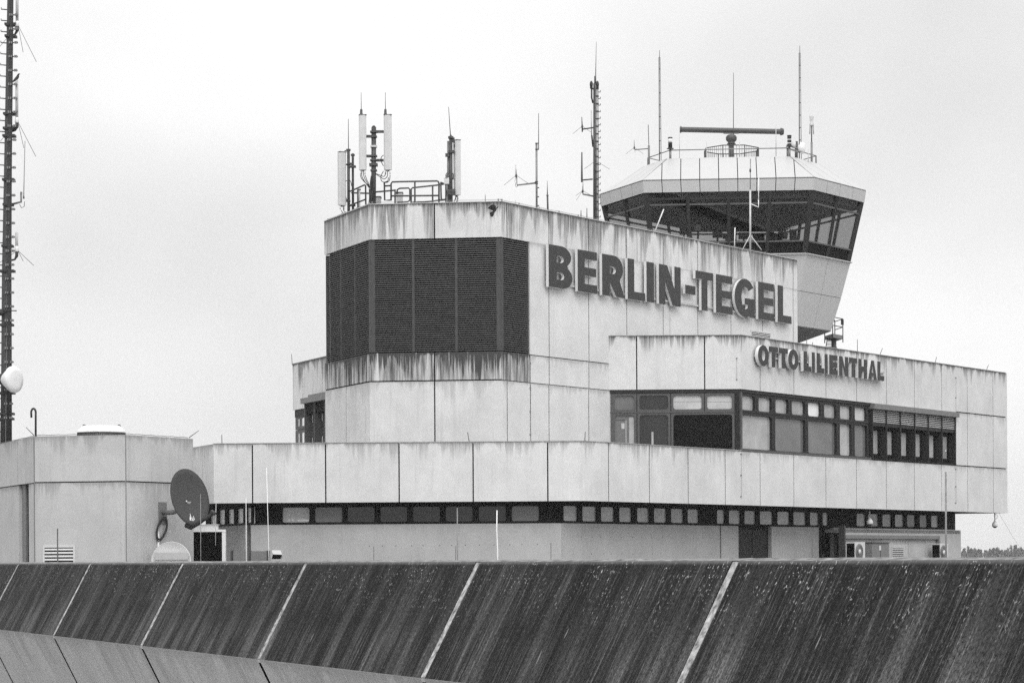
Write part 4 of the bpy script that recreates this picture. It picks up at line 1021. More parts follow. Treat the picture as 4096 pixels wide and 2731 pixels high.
clamp(o, *z5(517, 742), YB, .21, .06, 'steel_pale'); clamp(o, *z5(515, 972), YB, .27, .08)
for x in (359, 662):
    p = P(*z5(x+2, 350), YB); MB().lathe(p, [(.06, 0), (.07, .02), (.045, .05), (.04, .19), (.02, .20)], 12).build('whip_mount', M['steel_dark'], o)
    MB().tube([P(*z5(x+2, 290), YB), P(*z5(x, 65), YB)], [.011, .008], 6).build('whip', M['steel_dark'], o)
cables(o, [[z5(*p) for p in q] for q in (((350, 1095), (362, 1140), (400, 1185), (450, 1235), (462, 1280)), ((368, 1050), (370, 1120), (410, 1190), (455, 1255)), ((388, 1050), (395, 1120), (430, 1190), (462, 1240)), ((410, 1100), (430, 1160), (455, 1210), (465, 1260)),
   ((540, 1080), (590, 1100), (640, 1118), (660, 1100), (662, 1060)), ((540, 1085), (600, 1125), (650, 1150), (690, 1110), (690, 1055)), ((640, 1050), (610, 1110), (612, 1165), (650, 1192), (690, 1180), (702, 1130)), ((722, 1100), (715, 1160), (690, 1190), (650, 1195)), ((640, 850), (612, 880), (612, 930), (640, 985)))], YB-.06, .013)
cables(o, [[z5(*p) for p in q] for q in (((478, 1290), (470, 1380), (458, 1470)), ((490, 1110), (478, 1200), (480, 1290), (488, 1380), (475, 1470)), ((500, 1290), (492, 1380), (470, 1460)), ((465, 1280), (468, 1380), (462, 1470)))], YB-.14, .030)
# A: left mast
YA = 80.3
a, b = P(*z5(203, 1570), YA), P(*z5(200, 775), YA)
o = thing('mobile_mast', (a.x, a.y, a.z-.4), 'paired dark poles with one pale panel antenna at the left roof corner', 'mobile mast', 'mobile phone masts on the louvred block')
MB().tube([a-Vector((0,0,.4)), b], .048, 12).build('pole', M['steel_dark'], o)
MB().tube([P(*z5(257, 1560), YA+.2), P(*z5(255, 830), YA+.2)], .040, 12).build('pole', M['steel_dark'], o)
radome(o, *[z5(x, 0)[0] for x in (87, 158)], z5(0, 815)[1], z5(0, 1480)[1], YA-.12, .55, .26, .14)
MB().tube([P(*z5(200, 775), YA), P(*z5(199, 397), YA)], [.013, .009], 6).build('whip', M['steel_dark'], o)
for x, y, w in ((200, 785, .14), (255, 850, .13), (225, 960, .20), (250, 995, .23), (190, 1425, .18), (250, 1480, .20)): clamp(o, *z5(x, y), YA+.02, w)
MB().bar(P(*z5(150, 800), YA), P(*z5(195, 785), YA), .03).build('arm', M['steel_dark'], o); MB().bar(P(*z5(155, 975), YA), P(*z5(200, 960), YA), .05).build('arm', M['steel_dark'], o)
cables(o, [[z5(*p) for p in q] for q in (((182, 1170), (145, 1190), (135, 1260), (150, 1330), (185, 1420)), ((200, 1165), (228, 1180), (240, 1240)), ((110, 1540), (125, 1570), (150, 1590)), ((135, 1500), (140, 1545), (170, 1570)))], YA-.1, .013)
# C: right mast
YC = 78.5
a, b = P(*zk(712, 1440), YC), P(*zk(708, 540), YC)
o = thing('mobile_mast', (a.x, a.y, a.z-.4), 'thick dark pole with panel antenna turned to the right above the flat roof edge', 'mobile mast', 'mobile phone masts on the louvred block')
MB().tube([a-Vector((0,0,.4)), b], .055, 14).build('pole', M['steel_dark'], o)
MB().tube([P(*zk(675, 1440), YC+.15), P(*zk(675, 575), YC+.15)], .045, 12).build('pole', M['steel'], o)
radome(o, *[zk(x, 0)[0] for x in (748, 838)], zk(0, 568)[1], zk(0, 1330)[1], YC+.05, -1.05, .24, .17)
MB().tube([P(*zk(703, 490), YC), P(*zk(677, 100), YC)], [.014, .009], 6).build('whip', M['steel_dark'], o)
for x, y, w, h in ((708, 525, .17, .06), (715, 725, .20, .08), (660, 770, .13, .10), (745, 560, .08, .15), (760, 640, .08, .1), (712, 1270, .24, .10), (712, 1310, .22, .08)): clamp(o, *zk(x, y), YC, w, h)
MB().lathe(P(*zk(708, 535), YC), [(.04, 0), (.05, .05), (.03, .10), (.015, .12)], 10).build('cap', M['steel_dark'], o)
c = P(*zk(648, 1130), YC-.02); MB().box(c.x-.085, c.x+.085, c.y-.05, c.y+.05, c.z-.10, c.z+.10).build('junction_box', M['antenna'], o)
cables(o, [[zk(*p) for p in q] for q in (((640, 1090), (640, 1040), (665, 1010)), ((655, 1090), (652, 1050), (672, 1030)), ((725, 1020), (742, 1040), (738, 1110)), ((780, 1340), (765, 1390), (750, 1430)), ((800, 1340), (800, 1400), (770, 1430)), ((640, 1180), (650, 1300), (640, 1420)), ((680, 1250), (690, 1350), (670, 1430)))], YC-.07, .014)
# ---------------- railings on the louvred block
def railing(label, rails, posts, base_y=None):
    a = rails[0][0]; p = P(a[0], a[1], a[2])
    o = thing('roof_railing', (p.x, p.y, ZU-.4), label, 'railing', 'pipe railings on the louvred block roof')
    for seg in rails: MB().tube([P(*q) for q in seg], .028, 8).build('rail', M['steel_dark'], o)
    for x, y0, y1, Y in posts: MB().tube([P(x, y0, Y), P(x, y1, Y)-Vector((0,0,.2))], .028, 8).build('post', M['steel_dark'], o)
k = lambda x, y, Y: (*zk(x, y), Y); q = lambda x, y, Y: (*z5(x, y), Y)
railing('straight front railing with rounded corners between the twin-panel mast and the right mast', [[q(735, 1420, 78.3), q(735, 1210, 78.3), q(748, 1187, 78.3), k(0, 1140, 78.3), k(515, 1130, 78.3), k(535, 1140, 78.3), k(543, 1165, 78.3), k(543, 1440, 78.3)], [q(738, 1362, 78.3), k(535, 1333, 78.3)]], [(zk(207, 0)[0], zk(0, 1137)[1], 818, 78.3)])
railing('sloping rear railing seen behind the straight front railing', [[k(155, 1440, 81), k(155, 1245, 81), k(175, 1225, 81), k(560, 1183, 81), k(640, 1165, 81)], [k(155, 1437, 81), k(450, 1412, 81), k(640, 1385, 81)]], [(zk(455, 0)[0], zk(0, 1195)[1], 820, 81)])
railing('short looped gate rail right of the twin-panel mast', [[q(790, 1290, 80), q(545, 1312, 80)], [q(812, 1340, 80), q(812, 1285, 80), q(840, 1268, 80), k(0, 1232, 80), k(120, 1228, 80), k(138, 1250, 80), k(138, 1395, 80), k(110, 1420, 80), q(812, 1440, 80)], [q(725, 1415, 79), q(655, 1415, 79), q(650, 1190, 79), q(690, 1182, 79)], [q(655, 1237, 79), q(728, 1233, 79)]], [(z5(785, 0)[0], z5(0, 1280)[1], 815, 80)])
railing('low angled railing beside the left mast', [[q(205, 1310, 80.6), q(300, 1270, 79.8), q(400, 1224, 79.2), q(415, 1228, 79.2), q(418, 1470, 79.2)], [q(215, 1480, 80.6), q(415, 1405, 79.2)], [q(240, 1322, 81.5), q(480, 1330, 81)]], [(z5(318, 0)[0], z5(0, 1280)[1], 830, 79.9)])
railing('small square rail frame left of the right mast', [[k(563, 1150, 79.2), k(625, 1172, 79.2), k(680, 1175, 79.2)], [k(568, 1155, 79.2), k(575, 1382, 79.2), k(650, 1395, 79.2)]], [(zk(640, 0)[0], zk(0, 1175)[1], 812, 79.2)])
def cabinet(x0, x1, y0, y1, Y, label, d=.4, zb=None, mat='offwhite'):
    a, b = P(x0, y1, Y), P(x1, y0, Y); z0 = zb if zb is not None else a.z-.3
    o = thing('equipment_cabinet', ((a.x+b.x)/2, a.y+d/2, z0), label, 'cabinet')
    MB().box(a.x, b.x, a.y, a.y+d, z0, b.z-.03).build('body', M[mat], o); MB().box(a.x-.02, b.x+.02, a.y-.02, a.y+d, b.z-.03, b.z).build('lid', M['steel_dark'], o)
    return o
cabinet(1502, 1522, 785, 818, 80, 'small pale cabinet right of the twin-panel mast foot', mat='antenna_side'); cabinet(1585, 1609.5, 768, 818, 81.5, 'pale cabinet behind the looped gate rail', mat='antenna_side')
cabinet(1433, 1440.5, 756, 800, 80.4, 'narrow pale cabinet strip beside the low angled railing', .1, mat='antenna')
# ================================================================== birds
def bird(name, c, pts, r, wings, label, cat='bird'):
    me = bpy.data.meshes.new(name); me.from_pydata([Vector(p) for p in pts], [(i, i+1) for i in range(len(pts)-1)], [])
    o = bpy.data.objects.new(name, me); COL.objects.link(o)
    md = o.modifiers.new('skin', 'SKIN'); ms = o.modifiers.new('sub', 'SUBSURF'); ms.levels = 2; ms.render_levels = 2
    for i, rr in enumerate(r): me.skin_vertices[0].data[i].radius = (rr, rr)
    me.skin_vertices[0].data[0].use_root = True
    me.materials.append(M['bird']); dg = bpy.context.evaluated_depsgraph_get(); m2 = bpy.data.meshes.new_from_object(o.evaluated_get(dg))
    bpy.data.objects.remove(o); o = bpy.data.objects.new(name, m2); COL.objects.link(o)
    if not m2.materials: m2.materials.append(M['bird'])
    o.location = c; tag(o, label, cat)
    for w in wings:
        mb = MB(); n = len(w); nrm = Vector((0, .012, .004))
        off = Vector(c); top = [Vector(p)+off for p in w]
        mb.add([p-nrm for p in top]+[p+nrm for p in top], [tuple(range(n)), tuple(range(n, 2*n))[::-1]]+[(i, (i+1) % n, n+(i+1) % n, n+i) for i in range(n)])
        mb.build('wing', M['bird'], o)
    return o
def me_skin(): pass
Yb = 73.0; u_ = Yb/F
def bp(x, y, d=0): return ((zk(x, y)[0]-1965)*u_, d, (842-zk(x, y)[1])*u_)
bird('flying_pigeon', P(1965, 842, Yb), [bp(1375, 1488, 0), bp(1362, 1495, 0), bp(1345, 1512, 0), bp(1320, 1535, 0), bp(1300, 1570, 0), bp(1285, 1600, 0)], [.006, .02, .022, .045, .038, .012],
     [[bp(1330, 1520, -.02), bp(1340, 1490, -.1), bp(1310, 1470, -.2), bp(1270, 1478, -.2), bp(1235, 1505, -.15), bp(1222, 1520, -.1), bp(1262, 1528, -.04), bp(1292, 1545, 0)],
      [bp(1345, 1540, .0), bp(1320, 1560, .05), bp(1298, 1610, .1), bp(1285, 1625, .12), bp(1262, 1615, .1), bp(1248, 1572, .05), bp(1275, 1555, .02), bp(1310, 1548, 0)]], 'dark pigeon in flight in front of the upper concrete parapet')
# ================================================================== LEFT MAST
zA = reg(0, 0, .44667); zB2 = reg(0, 700, .44643); zC = reg(0, 1350, .28708)
YM = 75.0
o = thing('lattice_free_mast', (P(25, 1780, YM).x, YM, 2.2), 'very tall dark pole mast with climbing steps and cable bundle at the left edge', 'antenna mast')
o.name = 'antenna_mast'
TL = o
ax0, ax1 = P(20, 1790, YM), P(40, -60, YM)
seg = [(16, 1790, .125), (20, 1480, .12), (23, 1090, .12), (29, 700, .105), (40, 0, .085), (42, -80, .085)]
pts = [P(x, y, YM) for x, y, r in seg]
MB().tube(pts, [s[2] for s in seg], 18).build('pole', M['steel_dark'], o)
for dx, r, m in ((14, .05, 'wire'), (20, .045, 'wire'), (8, .02, 'steel_pale'), (25, .03, 'wire'), (30, .016, 'steel_dark'), (17, .03, 'steel_dark')):
    MB().tube([P(x+dx*(1-.15*i), y, YM-.15) for i, (x, y, rr) in enumerate(seg)], r, 7).build('cable_run', M[m], o)
def mx(y):
    for i in range(len(seg)-1):
        if seg[i+1][1] <= y <= seg[i][1]: t = (y-seg[i][1])/(seg[i+1][1]-seg[i][1]); return seg[i][0]+(seg[i+1][0]-seg[i][0])*t
    return seg[-1][0]
st = None
for i in range(40):
    y = 40+i*44.4
    if y > 1750: break
    x = mx(y)-12; p, qq = P(x, y, YM), P(x-22, y-2, YM)
    if st is None:
        mb = MB(); mb.tube([p, qq, qq+Vector((0,0,.05))], .02, 5); st = mb.build('step', M['steel'], o); p0 = p
    else: c = st.copy(); COL.objects.link(c); c.parent = o; c.location = p-p0
cl0 = None
for i in range(32):
    y = 60+i*55.5
    if y > 1680: break
    x = mx(y)+13; p = P(x, y, YM-.2)
    if cl0 is None:
        mb = MB()
        for q_ in (-.09, -.03, .08, .13): mb.box(p.x+q_-.02, p.x+q_+.02, p.y-.04, p.y+.03, p.z-.035, p.z+.035)
        mb.box(p.x-.12, p.x+.16, p.y+.02, p.y+.05, p.z-.015, p.z+.015, 1)
        cl0 = mb.build('cable_clamp', [M['steel'], M['wire']], o); c0 = p
    else: c = cl0.copy(); COL.objects.link(c); c.parent = o; c.location = p-c0
for y, w in ((100, .36), (147, .34), (457, .36), (515, .36), (545, .38), (720, .36), (820, .30), (985, .34), (1085, .46), (1300, .40), (1572, .52), (1655, .50), (1675, .48)):
    p = P(mx(y)+9, y, YM); MB().box(p.x-w/2-.02, p.x+w/2-.02, p.y-.17, p.y+.14, p.z-.035, p.z+.035).build('band', M['wire'], o)
def whip(parent, x, y0, y1, y2, rads, r=.045):   # fibreglass tube with base at y1
    MB().tube([P(x, y1, YM-.1), P(x, y0, YM-.1)], r, 8).build('side_antenna', M['antenna_side'], parent)
    MB().lathe(P(x, y1+8, YM-.1), [(.04, 0), (.065, .03), (.055, .14), (.045, .18)], 10).build('mount', M['white'], parent)
    MB().tube([P(x, y1+8, YM-.1), P(x, y1+24, YM-.1), P(x-8, y1+38, YM-.1), P(mx(y1)+6, y1+44, YM)], [.05, .05, .03, .03], 8).build('arm', M['wire'], parent)
    mb = MB()
    for dx, dy in rads: mb.tube([P(x+4, y1+2, YM-.1), P(x+dx, y1+dy, YM-.1)], .007, 4)
    mb.build('radials', M['wire'], parent)
whip(o, 68.5, -60, 100, 0, ((77, 148), (24, 110), (-70, 88))); whip(o, 67.5, 322, 485, 0, ((76, 142), (28, 108), (-66, 80)))
whip(o, 67, 930, 1000, 0, ((68, 62), (26, 45), (-68, 50)))
MB().tube([P(46, 818, YM), P(84, 808, YM), P(85, 768, YM)], [.035, .035, .035], 8).build('arm', M['steel'], o)
MB().tube([P(95, 795, YM), P(95, 780, YM), P(100, 565, YM)], [.03, .016, .01], 6).build('whip', M['steel'], o)
MB().tube([P(78, 818, YM), P(86, 832, YM), P(97, 826, YM), P(98, 806, YM)], .01, 5).build('cable', M['wire'], o)
MB().tube([P(5, 1240, YM-.2), P(5, 1262, YM-.2)], .09, 10).build('junction_box', M['wire'], o)
MB().bar(P(-10, 1240, YM-.2), P(67, 1243, YM-.2), .03).build('arm', M['wire'], o)
# big white drum dish on the mast
c = P(57, 1517, YM-.6); axd = Vector((.90, -.44, 0))
o2 = thing('microwave_dish', P(20, 1560, YM-.2), 'large white covered drum dish clamped to the tall left mast', 'dish antenna')
MB().lathe(c-axd*.05, [(.03, -.42), (.10, -.40), (.20, -.30), (.34, -.10), (.405, -.02), (.415, .05), (.40, .09), (.25, .12), (.05, .125)], 40, axis=axd).build('dish', M['white'], o2)
MB().lathe(c-axd*.05, [(.14, -.56), (.14, -.42), (.10, -.40)], 16, axis=axd).build('feed_box', M['wire'], o2)
MB().bar(P(-10, 1515, YM-.25), P(45, 1515, YM-.25), .16, .3).build('bracket', M['steel_dark'], o2)
# perched bird
Yp = YM-.1; up = Yp/F
def b2(x, y): px, py = zA(x, y); return ((px-68)*up, 0, (308-py)*up)
bird('perched_pigeon', P(68, 308, Yp), [b2(182, 666), b2(172, 664), b2(165, 668), b2(160, 690), b2(145, 708), b2(122, 728), b2(100, 742)], [.008, .022, .03, .05, .055, .03, .012], [], 'dark bird perched on the second side antenna of the tall left mast')
# ================================================================== LEFT PLANT ROOM
z2 = reg(0, 1300, .6377)
ZH = 3.57
H0, H1, H2, H3 = [V2(onz(x, y, ZH)) for x, y in ((0, 1773.8), (133.9, 1744.5), (500.6, 1737.8), (763.3, 1754))]
WH0, WH1, WH2 = Wall(H1+(H0-H1)*1.8, H1), Wall(H1, H2), Wall(H2, H3)
ht = thing('plant_room', (H1.x, H1.y, DECK), 'small weathered concrete rooftop block at the left with two rows of slabs', 'building')
zj = WH1.z(*z2(500, 983))
panels('wall', WH1, [0, WH1.L], [ZH, zj, DECK], M['con_hut'], ht, gap=.035); panels('wall', WH2, [0, WH2.L], [ZH, zj, DECK], M['con_hut'], ht, gap=.035)
L0 = WH0.L; sx = lambda x: WH0.s(*z2(x, 1200))
panels('wall', WH0, [0, sx(112), L0], [ZH, zj], M['con_hut'], ht)
panels('wall', WH0, [0, sx(118)], [zj-.03, DECK], M['con_hut'], ht); panels('wall', WH0, [sx(181), L0], [zj-.03, DECK], M['con_hut'], ht, core=False)
d = MB().wbox(WH0, sx(118), sx(181), DECK, zj-.02, -.4, -.16).build('door', M['frame_dark'], ht)
MB().wbox(WH0, sx(118)+.02, sx(140), DECK, zj-.02, -.16, -.10).build('door_frame', M['grey'], d)
for W, s in ((WH1, .0), (WH2, 0)): MB().wbox(W, .0, .035, DECK, ZH-.02, -.02, .004).build('corner_seal', M['grey'], ht)
mb = MB(); poly_slab([WH0.pt(0,0,-.2), WH0.pt(WH0.L,0,-.2), WH1.pt(.1,0,-.2), WH2.pt(0,0,-.2), WH2.pt(WH2.L-.1,0,-.2), V2(H3-WH2.n*7), V2(WH0.a-WH0.n*8)], ZH-.15, ZH-.03, mb); mb.build('roof', M['gravel'], ht)
Wd = Wall(H3, H3-WH2.n*7); MB().wbox(Wd, 0, Wd.L, DECK, ZH-.002, -.1, 0).build('wall', M['con_hut'], ht)
for W in (WH0, WH1, WH2):
    mb = MB(); pts = [W.pt(W.L*i/12, ZH+.03+.012*(i % 2), -.1) for i in range(13)]; mb.tube(pts, .008, 5); mb.build('conductor_wire', M['steel_dark'], ht)
grille(WH1, z2(268, 1383), z2(470, 1510), 5, ht)
# hooked vent pipe
r_ = .058*1.2; Yq = H1.y+.35
pts = [P(*z2(224, 720), Yq), P(*z2(224, 560), Yq)]
cx, cy = z2(210, 545); R_ = 9.2
for i in range(9): t = math.pi*i/8; pts.append(P(cx+R_*math.cos(t), cy-16*math.sin(t)+2, Yq))
pts.append(P(*z2(197, 580), Yq))
mb = MB(); mb.tube(pts, .030, 10); v = mb.build('vent_pipe', M['wire'], None); rebase(v, pts[0]); tag(v, 'dark hooked vent pipe at the left corner of the concrete plant room', 'vent pipe')
rod('conductor_tip', *z2(212, 690), *z2(163, 640), H1.y+.1, .012, .008, 'short slanted conductor rod beside the hooked vent pipe', 'lightning rod', M['steel_dark'])
rod('conductor_tip', *z2(1185, 706), *z2(1248, 660), H3.y, .012, .008, 'short slanted conductor rod at the right corner of the plant room roof', 'lightning rod', M['steel_dark'])
# roof fan
c = P(*z2(636, 694), H2.y+1.6); o = thing('roof_fan', (c.x, c.y, ZH-.03), 'white domed roof ventilator with two lifting rings on the plant room', 'ventilator')
rr = 148*.6377*c.y/F
MB().lathe((c.x, c.y, ZH-.03), [(rr*.97, 0), (rr*.97, c.z-ZH+.10)], 40).build('grille', M['steel'], o)
mb = MB()
for k_ in range(70): t = k_*2*math.pi/70; p = Vector((c.x+rr*1.0*math.cos(t), c.y+rr*1.0*math.sin(t), 0)); mb.box(p.x-.01, p.x+.01, p.y-.01, p.y+.01, ZH, c.z+.10)
mb.build('grille_bars', M['wire'], o)
hz = P(*z2(636, 632), H2.y+1.0).z
MB().lathe((c.x, c.y, c.z+.08), [(rr*1.03, 0), (rr*1.02, .04), (rr*.93, .11), (rr*.80, .19), (rr*.5, hz-c.z-.08), (.02, hz-c.z-.06)], 48).build('cowl', M['white'], o)
for x in (527, 747):
    p = P(*z2(x, 632), c.y); pts = [p+Vector((.035*math.cos(t*math.pi/6), 0, .035*math.sin(t*math.pi/6))) for t in range(13)]; MB().tube(pts, .012, 6).build('lifting_ring', M['wire'], o)
# ---------------- dark satellite dish on the plant room wall
z7 = reg(500, 1850, .45778)
bs, bz = WH2.at(*z7(325, 435), .0); o = thing('satellite_dish', WH2.pt(bs, bz, 0), 'large dark satellite dish on a wall arm at the right side of the plant room', 'satellite dish')
MB().wbox(WH2, bs-.17, bs+.17, bz-.33, bz+.30, 0, .03).build('wall_plate', M['grey'], o)
dc = P(*z7(568, 300), WH2.pt(bs, bz, 1.1).y-.2)
nrm = Vector((.30+dc.x*0+.25, -1.0, .30)).normalized()
MB().tube([WH2.pt(bs, bz, .03), WH2.pt(bs, bz, .35), dc-nrm*.32+Vector((0,0,-.25)), dc-nrm*.1+Vector((0,0,-.1))], .07, 12).build('arm', M['grey'], o)
# reflector: shallow bowl, elliptical
side = Vector((0,0,1)).cross(nrm).normalized(); upv = nrm.cross(side).normalized()
tilt = math.radians(8); s2, u2 = side*math.cos(tilt)+upv*math.sin(tilt), upv*math.cos(tilt)-side*math.sin(tilt)
halfH = (575-70)/2*.45778*dc.y/F*1.03; halfW = 157*.45778*dc.y/F/max(.2, abs(side.x))*.97
mb = MB(); vs, fs_ = [], []; nr, na = 6, 48
for i in range(nr+1):
    for j in range(na):
        t = 2*math.pi*j/na; r = i/nr; vs.append(dc+s2*halfW*r*math.cos(t)+u2*halfH*r*math.sin(t)-nrm*.13*(1-r*r))
nv = len(vs); vs += [v-nrm*.03 for v in vs]
for i in range(nr):
    for j in range(na):
        j2 = (j+1) % na; fs_.append((i*na+j, (i+1)*na+j, (i+1)*na+j2, i*na+j2)); fs_.append((nv+i*na+j, nv+i*na+j2, nv+(i+1)*na+j2, nv+(i+1)*na+j))
for j in range(na): j2 = (j+1) % na; fs_.append((nr*na+j, nv+nr*na+j, nv+nr*na+j2, nr*na+j2))
mb.add(vs, fs_, None, 0, True); refl = mb.build('reflector', M['dish'], o)
mb = MB(); rn_ = random.Random(3)   # bird droppings near the lower rim
for i in range(9):
    c_ = dc+s2*(-.12*halfW+rn_.uniform(-.14, .14)*halfW)-u2*halfH*rn_.uniform(.72, .86)+nrm*.004-nrm*.13*.36; l_ = rn_.uniform(.05, .16)
    mb.poly([c_-s2*.012, c_+s2*.012, c_+s2*.006+u2*l_, c_-s2*.004+u2*l_])
mb.build('droppings', M['white'], refl)
tip = P(*z7(785, 435), dc.y-.75); foot = P(*z7(575, 560), dc.y-.05)
MB().tube([foot+Vector((-.15,.05,.05)), foot, foot.lerp(tip, .25)+Vector((0,0,-.02)), tip], [.07, .085, .06, .045], 12).build('feed_arm', M['wire'], o)
MB().lathe(tip+Vector((-.05,0,0)), [(.05, -.10), (.06, 0), (.06, .08), (.035, .12)], 14, axis=(-.5, .6, .25)).build('feed_horn', M['wire'], o)
MB().lathe(P(*z7(537, 336), dc.y-.02), [(.018, -.03), (.018, .02)], 10, axis=nrm).build('centre_bolt', M['white'], refl)
# coiled cable
cc, cz_ = WH2.at(*z7(320, 578), .06); mb = MB()
pts = []
for i in range(60): t = i/12*2*math.pi; rr_ = .15+.02*math.sin(i*.7); pts.append(WH2.pt(cc+rr_*1.5*math.cos(t)+.05*math.sin(t), cz_+rr_*2.0*math.sin(t)+.1*math.cos(t), .06+.004*(i % 5)))
mb.tube(pts, .016, 5); cb = mb.build('cable_coil', M['wire'], None); rebase(cb, pts[0]); tag(cb, 'coil of black cable hanging on the wall under the dark dish', 'cable')
s, z = WH2.at(*z7(291, 600), .03); MB().tube([WH2.pt(s, z, .03), WH2.pt(s, DECK, .03)], .03, 8).build('conduit', M['white'], ht)
# ---------------- white round dish standing low in front
dW = P(*z7(403, 862), H3.y-1.9); hw = 172*.45778*dW.y/F
o = thing('satellite_dish', (dW.x, dW.y+.3, DECK), 'large pale round dish half hidden behind the dark roof edge', 'satellite dish')
nW = Vector((.0, -1, .15)).normalized(); MB().lathe(dW-nW*.0, [(.05, -.30), (hw*.6, -.18), (hw*.97, -.02), (hw, .0), (hw, .03), (hw*.985, .035), (hw*.975, .012), (hw*.5, .02), (.02, .03)], 56, axis=nW).build('cover', M['offwhite'], o)
MB().lathe(dW-nW*.0, [(hw*1.0, .0), (hw*1.012, .02), (hw*.99, .045), (hw*.985, .03)], 56, axis=nW).build('rim', M['white'], o)
p = P(*z7(403, 815), dW.y-.1); MB().box(p.x-.40*1.2, p.x+.40*1.2, p.y-.01, p.y+.02, p.z-.10, p.z+.10).build('faded_label', M['antenna_side'], o)
MB().tube([(dW.x, dW.y+.3, DECK), (dW.x, dW.y+.3, 0)], .08, 10).build('post', M['steel'], o)
# ---------------- black coil unit with white frame
Yu = H3.y+1.4
a, b = P(*z7(560, 862), Yu), P(*z7(878, 585), Yu)
o = thing('condenser_unit', ((a.x+b.x)/2, Yu+.4, DECK), 'white framed condenser unit with large black coil face right of the plant room', 'air conditioner')
zt = b.z; fw = .10
MB().box(a.x-.3, b.x, Yu, Yu+.15, DECK, zt-.002).build('casing', M['white'], o)
MB().box(a.x-.28, b.x-fw, Yu-.015, Yu-.001, DECK, zt-.06).build('coil', M['black'], o)
MB().box(b.x-fw, b.x, Yu-.04, Yu, DECK, zt-.06).build('corner_post', M['white'], o); MB().box(a.x-.3, b.x+.01, Yu-.05, Yu+.0, zt-.06, zt+.01).build('top_rail', M['white'], o)
a2, b2_ = P(*z7(600, 585), Yu+.2), P(*z7(815, 538), Yu+.2); MB().box(a2.x-.2, b2_.x, Yu+.02, Yu+.3, zt+.01, b2_.z-.02).build('fan_box', M['offwhite'], o)
MB().box(a2.x-.22, b2_.x+.02, Yu+.0, Yu+.32, b2_.z-.02, b2_.z).build('fan_box_lid', M['offwhite'], o)
# duct run + hood
Yv = 72.2
for (x0, x1, lb) in ((480, 562, 'first short grey duct length right of the condenser unit'), (568, 785, 'middle grey duct length low against the recessed wall'), (790, 1015, 'long grey duct length left of the black-mouthed hood')):
    a, b = P(*zi(x0, 915), Yv), P(*zi(x1, 792), Yv); o = thing('duct', ((a.x+b.x)/2, Yv+.2, DECK), lb, 'duct', 'grey duct lengths along the recessed wall')
    MB().box(a.x+.01, b.x-.01, Yv, Yv+.4, a.z-.5, b.z).build('casing', M['grey'], o); MB().box(b.x-.05, b.x+.01, Yv-.02, Yv+.42, a.z-.5, b.z+.015).build('flange', M['steel_dark'], o)
hd = [P(*zi(x, y), Yv-.3) for x, y in ((1053, 893), (1165, 893), (1186, 838), (1072, 833))]; ht_ = [P(*zi(x, y), Yv) for x, y in ((1060, 790), (1170, 790))]
o = thing('vent_hood', (hd[0].x, Yv, DECK), 'pale slanted vent hood with a black mouth low in front of the recessed wall', 'vent hood')
mb = MB(); bk_ = Vector((0, .45, 0)); mb.hexa([hd[0]+bk_*.1, hd[1]+bk_*.1, hd[1]+bk_*1.5, hd[0]+bk_*1.5, ht_[0], ht_[1], ht_[1]+bk_, ht_[0]+bk_])
mb.hexa([hd[3], hd[2], hd[2]+bk_, hd[3]+bk_, ht_[0]-bk_*.2+Vector((0,0,.02)), ht_[1]-bk_*.2+Vector((0,0,.02)), ht_[1]+bk_+Vector((0,0,.02)), ht_[0]+bk_+Vector((0,0,.02))]); mb.build('hood', M['antenna_side'], o)
MB().hexa([hd[0], hd[1], hd[1]+bk_*.05, hd[0]+bk_*.05, hd[3]-Vector((0,.01,0)), hd[2]-Vector((0,.01,0)), hd[2]+bk_*.05, hd[3]+bk_*.05]).build('mouth', M['black'], o)
# ================================================================== thin rods standing on the near roof deck
for x0, y0, x1, y1, Y, r, m, lb in ((803, 2260, 802, 1975, 50, .008, 'steel', 'thin pale rod standing in front of the condenser unit'), (985, 2255, 984, 1990, 52, .007, 'white', 'thin white rod left of the black-mouthed hood'),
      (1081, 2255, 1066, 1870, 50, .007, 'white', 'long white rod leaning slightly left beside the black-mouthed hood'), (1830, 2250, 1829, 2030, 45, .014, 'steel', 'straight grey rod in front of the dark window strip'),
      (231, 2260, 230, 2113, 50, .016, 'steel_dark', 'short dark rod in front of the wall grille on the plant room'), (3784, 2250, 3783, 1887, 40, .019, 'steel', 'thick straight grey pole near the right end of the roof edge'),
      (1495, 2250, 1495, 2184, 52, .008, 'steel_dark', 'very thin short dark rod in front of the left part of the low wall'), (1820, 2250, 1823, 2183, 52, .008, 'steel_dark', 'very thin dark rod right beside the straight grey rod'), (2202, 2250, 2204, 2170, 52, .008, 'steel_dark', 'very thin dark rod near the corner of the low wall'),
      (3246, 2250, 3249, 2150, 48, .008, 'steel_dark', 'very thin dark rod between the two dark doorways'), (862, 2180, 864, 2010, 70, .010, 'offwhite', 'thin white rod rising from the condenser unit behind the dish arm')):
    rod('thin_rod', x0, y0, x1, y1, Y, r, r*.8, lb, 'rod', M[m], None, DECK if x0 != 862 else None)
p = [P(x, y, 45) for x, y in ((1994, 2260), (1990, 2190), (1987, 2120), (1988, 2040))]; p[0].z = DECK
mb = MB(); mb.tube(p, .011, 6); w_ = mb.build('thin_rod', M['white'], None); rebase(w_, p[0]); tag(w_, 'bright white slightly bent rod in front of the dark window strip', 'rod')
